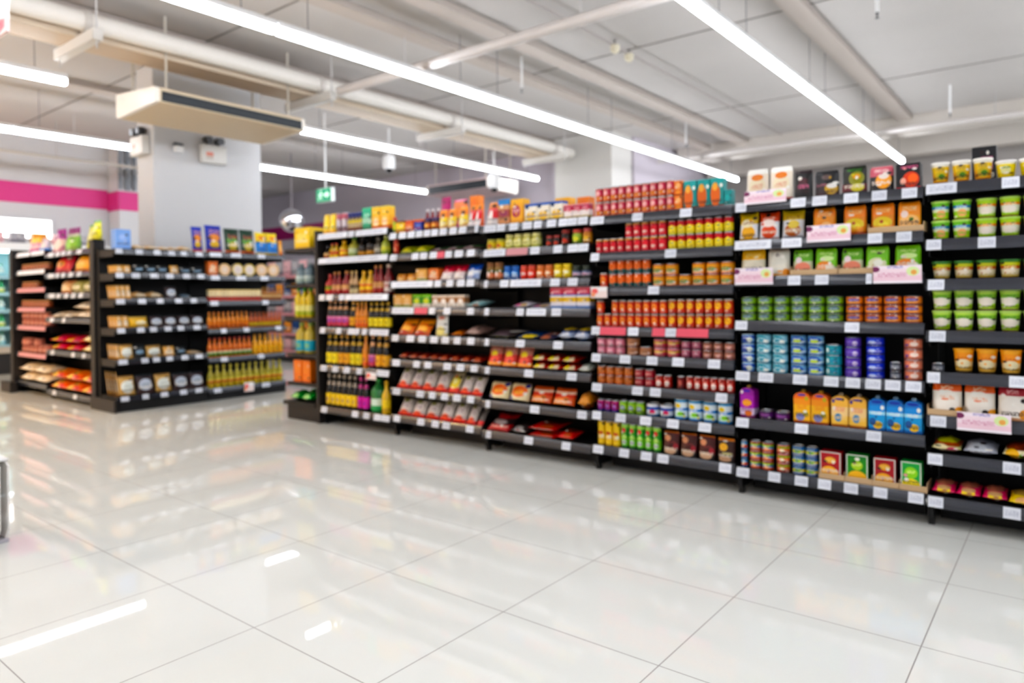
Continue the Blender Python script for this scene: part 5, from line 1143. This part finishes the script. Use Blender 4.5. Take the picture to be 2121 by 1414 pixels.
# exit sign
Y = 5.2
a, b = at(655, 392, 1, Y), at(686, 416, 1, Y)
W, H = b.x-a.x, a.z-b.z
o = empty('exit_sign', (a.x, Y, b.z)); tag(o, 'hanging green exit sign with white running figure and arrow', 'sign')
link('casing', mesh_from(box_bm(0, W, 0, .07, 0, H, .004), 'casing', plain('e8f0ee', .4)), o)
link('green_face', mesh_from(box_bm(.008, W-.008, -.004, -.0005, .008, H-.008), 'green_face', plain('12a070', .4, emit=.5)), o)
bm = prism_bm([(W*.52, H*.42), (W*.70, H*.42), (W*.70, H*.25), (W*.90, H*.5), (W*.70, H*.75), (W*.70, H*.58), (W*.52, H*.58)], -.007, -.0045)
link('arrow', mesh_from(bm, 'arrow', plain('e8fff4', .4, emit=.6)), o)
bm = lathe_bm([(0,0),(H*.07,0),(H*.07,.002),(0,.002)], 12)
bmesh.ops.rotate(bm, verts=bm.verts, matrix=Matrix.Rotation(PI/2, 3, 'X')); bmesh.ops.translate(bm, verts=bm.verts, vec=(W*.33, -.0045, H*.78))
for q in ([(.24,.62),(.36,.68),(.40,.60),(.30,.38),(.24,.42)], [(.30,.40),(.36,.38),(.44,.22),(.39,.18)], [(.26,.42),(.30,.36),(.20,.18),(.14,.20)], [(.36,.66),(.46,.54),(.44,.50),(.34,.60)], [(.25,.62),(.14,.54),(.16,.49),(.27,.55)]):
    vs = [bm.verts.new((W*x, -.006, H*z)) for x, z in q]; bm.faces.new(vs)
link('running_figure', mesh_from(bm, 'running_figure', plain('e8fff4', .4, emit=.6)), o)
link('hanging_rod', mesh_from(tube_bm((W/2, .035, H+.001), (W/2, .035, CEIL-b.z-.002), .012, 8), 'hanging_rod', WHITE), o)

# convex mirror
p = at(604, 457, 1, 6.6)
r = (at(617, 457, 1, 6.6)-at(590, 457, 1, 6.6)).length/2
o = empty('convex_mirror', p, .95); tag(o, 'silver convex safety mirror in front of the magenta band', 'mirror')
bm = lathe_bm([(0, r*.35), (r*.4, r*.30), (r*.7, r*.2), (r*.9, r*.07), (r*.97, 0)], 28)
bmesh.ops.rotate(bm, verts=bm.verts, matrix=Matrix.Rotation(PI/2, 3, 'X'))
link('mirror_face', mesh_from(bm, 'mirror_face', plain('d8d8dc', .08, 1), 60), o)
bm = lathe_bm([(r*.96, -.03), (r*1.05, -.03), (r*1.05, .015), (r*.975, .015)], 28)
bmesh.ops.rotate(bm, verts=bm.verts, matrix=Matrix.Rotation(PI/2, 3, 'X'))
link('rim', mesh_from(bm, 'rim', plain('a8a8ac', .4), 40), o)
link('hanging_rod', mesh_from(tube_bm((0, .04, r*.5), (0, .04, CEIL-p.z-.002), .014, 8), 'hanging_rod', plain('8a8488', .5)), o)

# sign card at the top corner of the photo, hung from the ceiling
a, b = at(-25, -5, 1, .2), at(13, 64, 1, .2)
o = empty('hanging_sign', (a.x, .2, b.z)); tag(o, 'white hanging card sign with pink print in the top corner', 'sign')
link('card', mesh_from(box_bm(0, b.x-a.x, 0, .02, 0, a.z-b.z, .002), 'card', print_mat('hang', [(0,'f0dcdc'),(.3,'f4f0ee')], [(.6,.2,.3,.14,'e8a0a8')], [(.1,.3,.3,.9,'d87080')])), o)
link('hanging_wire', mesh_from(tube_bm(((b.x-a.x)/2, .01, a.z-b.z+.001), ((b.x-a.x)/2, .01, CEIL-b.z-.002), .004, 6), 'hanging_wire', STEEL), o)

# clear rack of upright leaflets at the left edge of the photo
q = at(6, 1122, 2, 0)
o = empty('acrylic_rack', (q.x-.270, q.y-.135, 0)); tag(o, 'clear ribbed acrylic rack standing on the floor at the photo edge', 'rack')
ACR = plain('f0ece8', .3, alpha=.75)
for k in range(5):
    prof = [(0, .02), (.28, .02), (.325, .07), (.33, .36), (.30, .375), (0, .375)]
    link('rib', mesh_from(prism_bm(prof, k*.035, k*.035+.008), 'rib', ACR), o)
link('base_plate', mesh_from(box_bm(0, .29, 0, .155, 0, .018, .003), 'base_plate', plain('b8b4ba', .3)), o)
link('top_cap', mesh_from(box_bm(.0, .30, 0, .155, .377, .392, .003), 'top_cap', plain('eceaea', .3)), o)

# vertical service pipes on the side wall
for i, px in enumerate((246, 262, 276)):
    p = at(px, 330, 0, -11.53)
    o = empty('wall_pipe', (-11.50, p.y, 3.05)); tag(o, '%s grey vertical pipe above the magenta band on the side wall, from the corner' % ORD[i+1], 'pipe')
    link('pipe_tube', mesh_from(tube_bm((0,0,0), (0,0,CEIL-3.052), .03+.012*(i == 1), 10), 'pipe_tube', plain('8a9098', .5), 40), o)
    link('clip', mesh_from(box_bm(-.035, .05, -.04, .04, .3, .33), 'clip', plain('a8a8a8', .5)), o)

# added warm fill lamps, out of view to the left, to tint the floor
for k, (x, y) in enumerate(((-9.5, -1.6), (-7.2, -2.6), (-9.8, -4.0))):
    o = empty('added_warm_lamp', (x, y, 2.75)); tag(o, 'added warm lamp out of view, %s of three' % ORD[k+1], 'lamp', 'added warm lamps out of view')
    link('shade', mesh_from(lathe_bm([(.05, .2), (.24, 0), (.25, 0), (.06, .21)], 24), 'shade', plain('3a3230', .5), 50), o)
    link('bulb', mesh_from(lathe_bm([(0, .02), (.06, .04), (.075, .09), (.05, .15), (0, .17)], 16), 'bulb', plain('ffcc80', .4, emit=1000), 60), o)
    link('cord', mesh_from(tube_bm((0, 0, .21), (0, 0, CEIL-2.752), .006, 6), 'cord', BLACK), o)

# ------------------------------------------------------------------ world
w = bpy.data.worlds.new('world'); sc.world = w; w.use_nodes = True
w.node_tree.nodes['Background'].inputs['Color'].default_value = (.8, .85, .9, 1)
w.node_tree.nodes['Background'].inputs['Strength'].default_value = .3
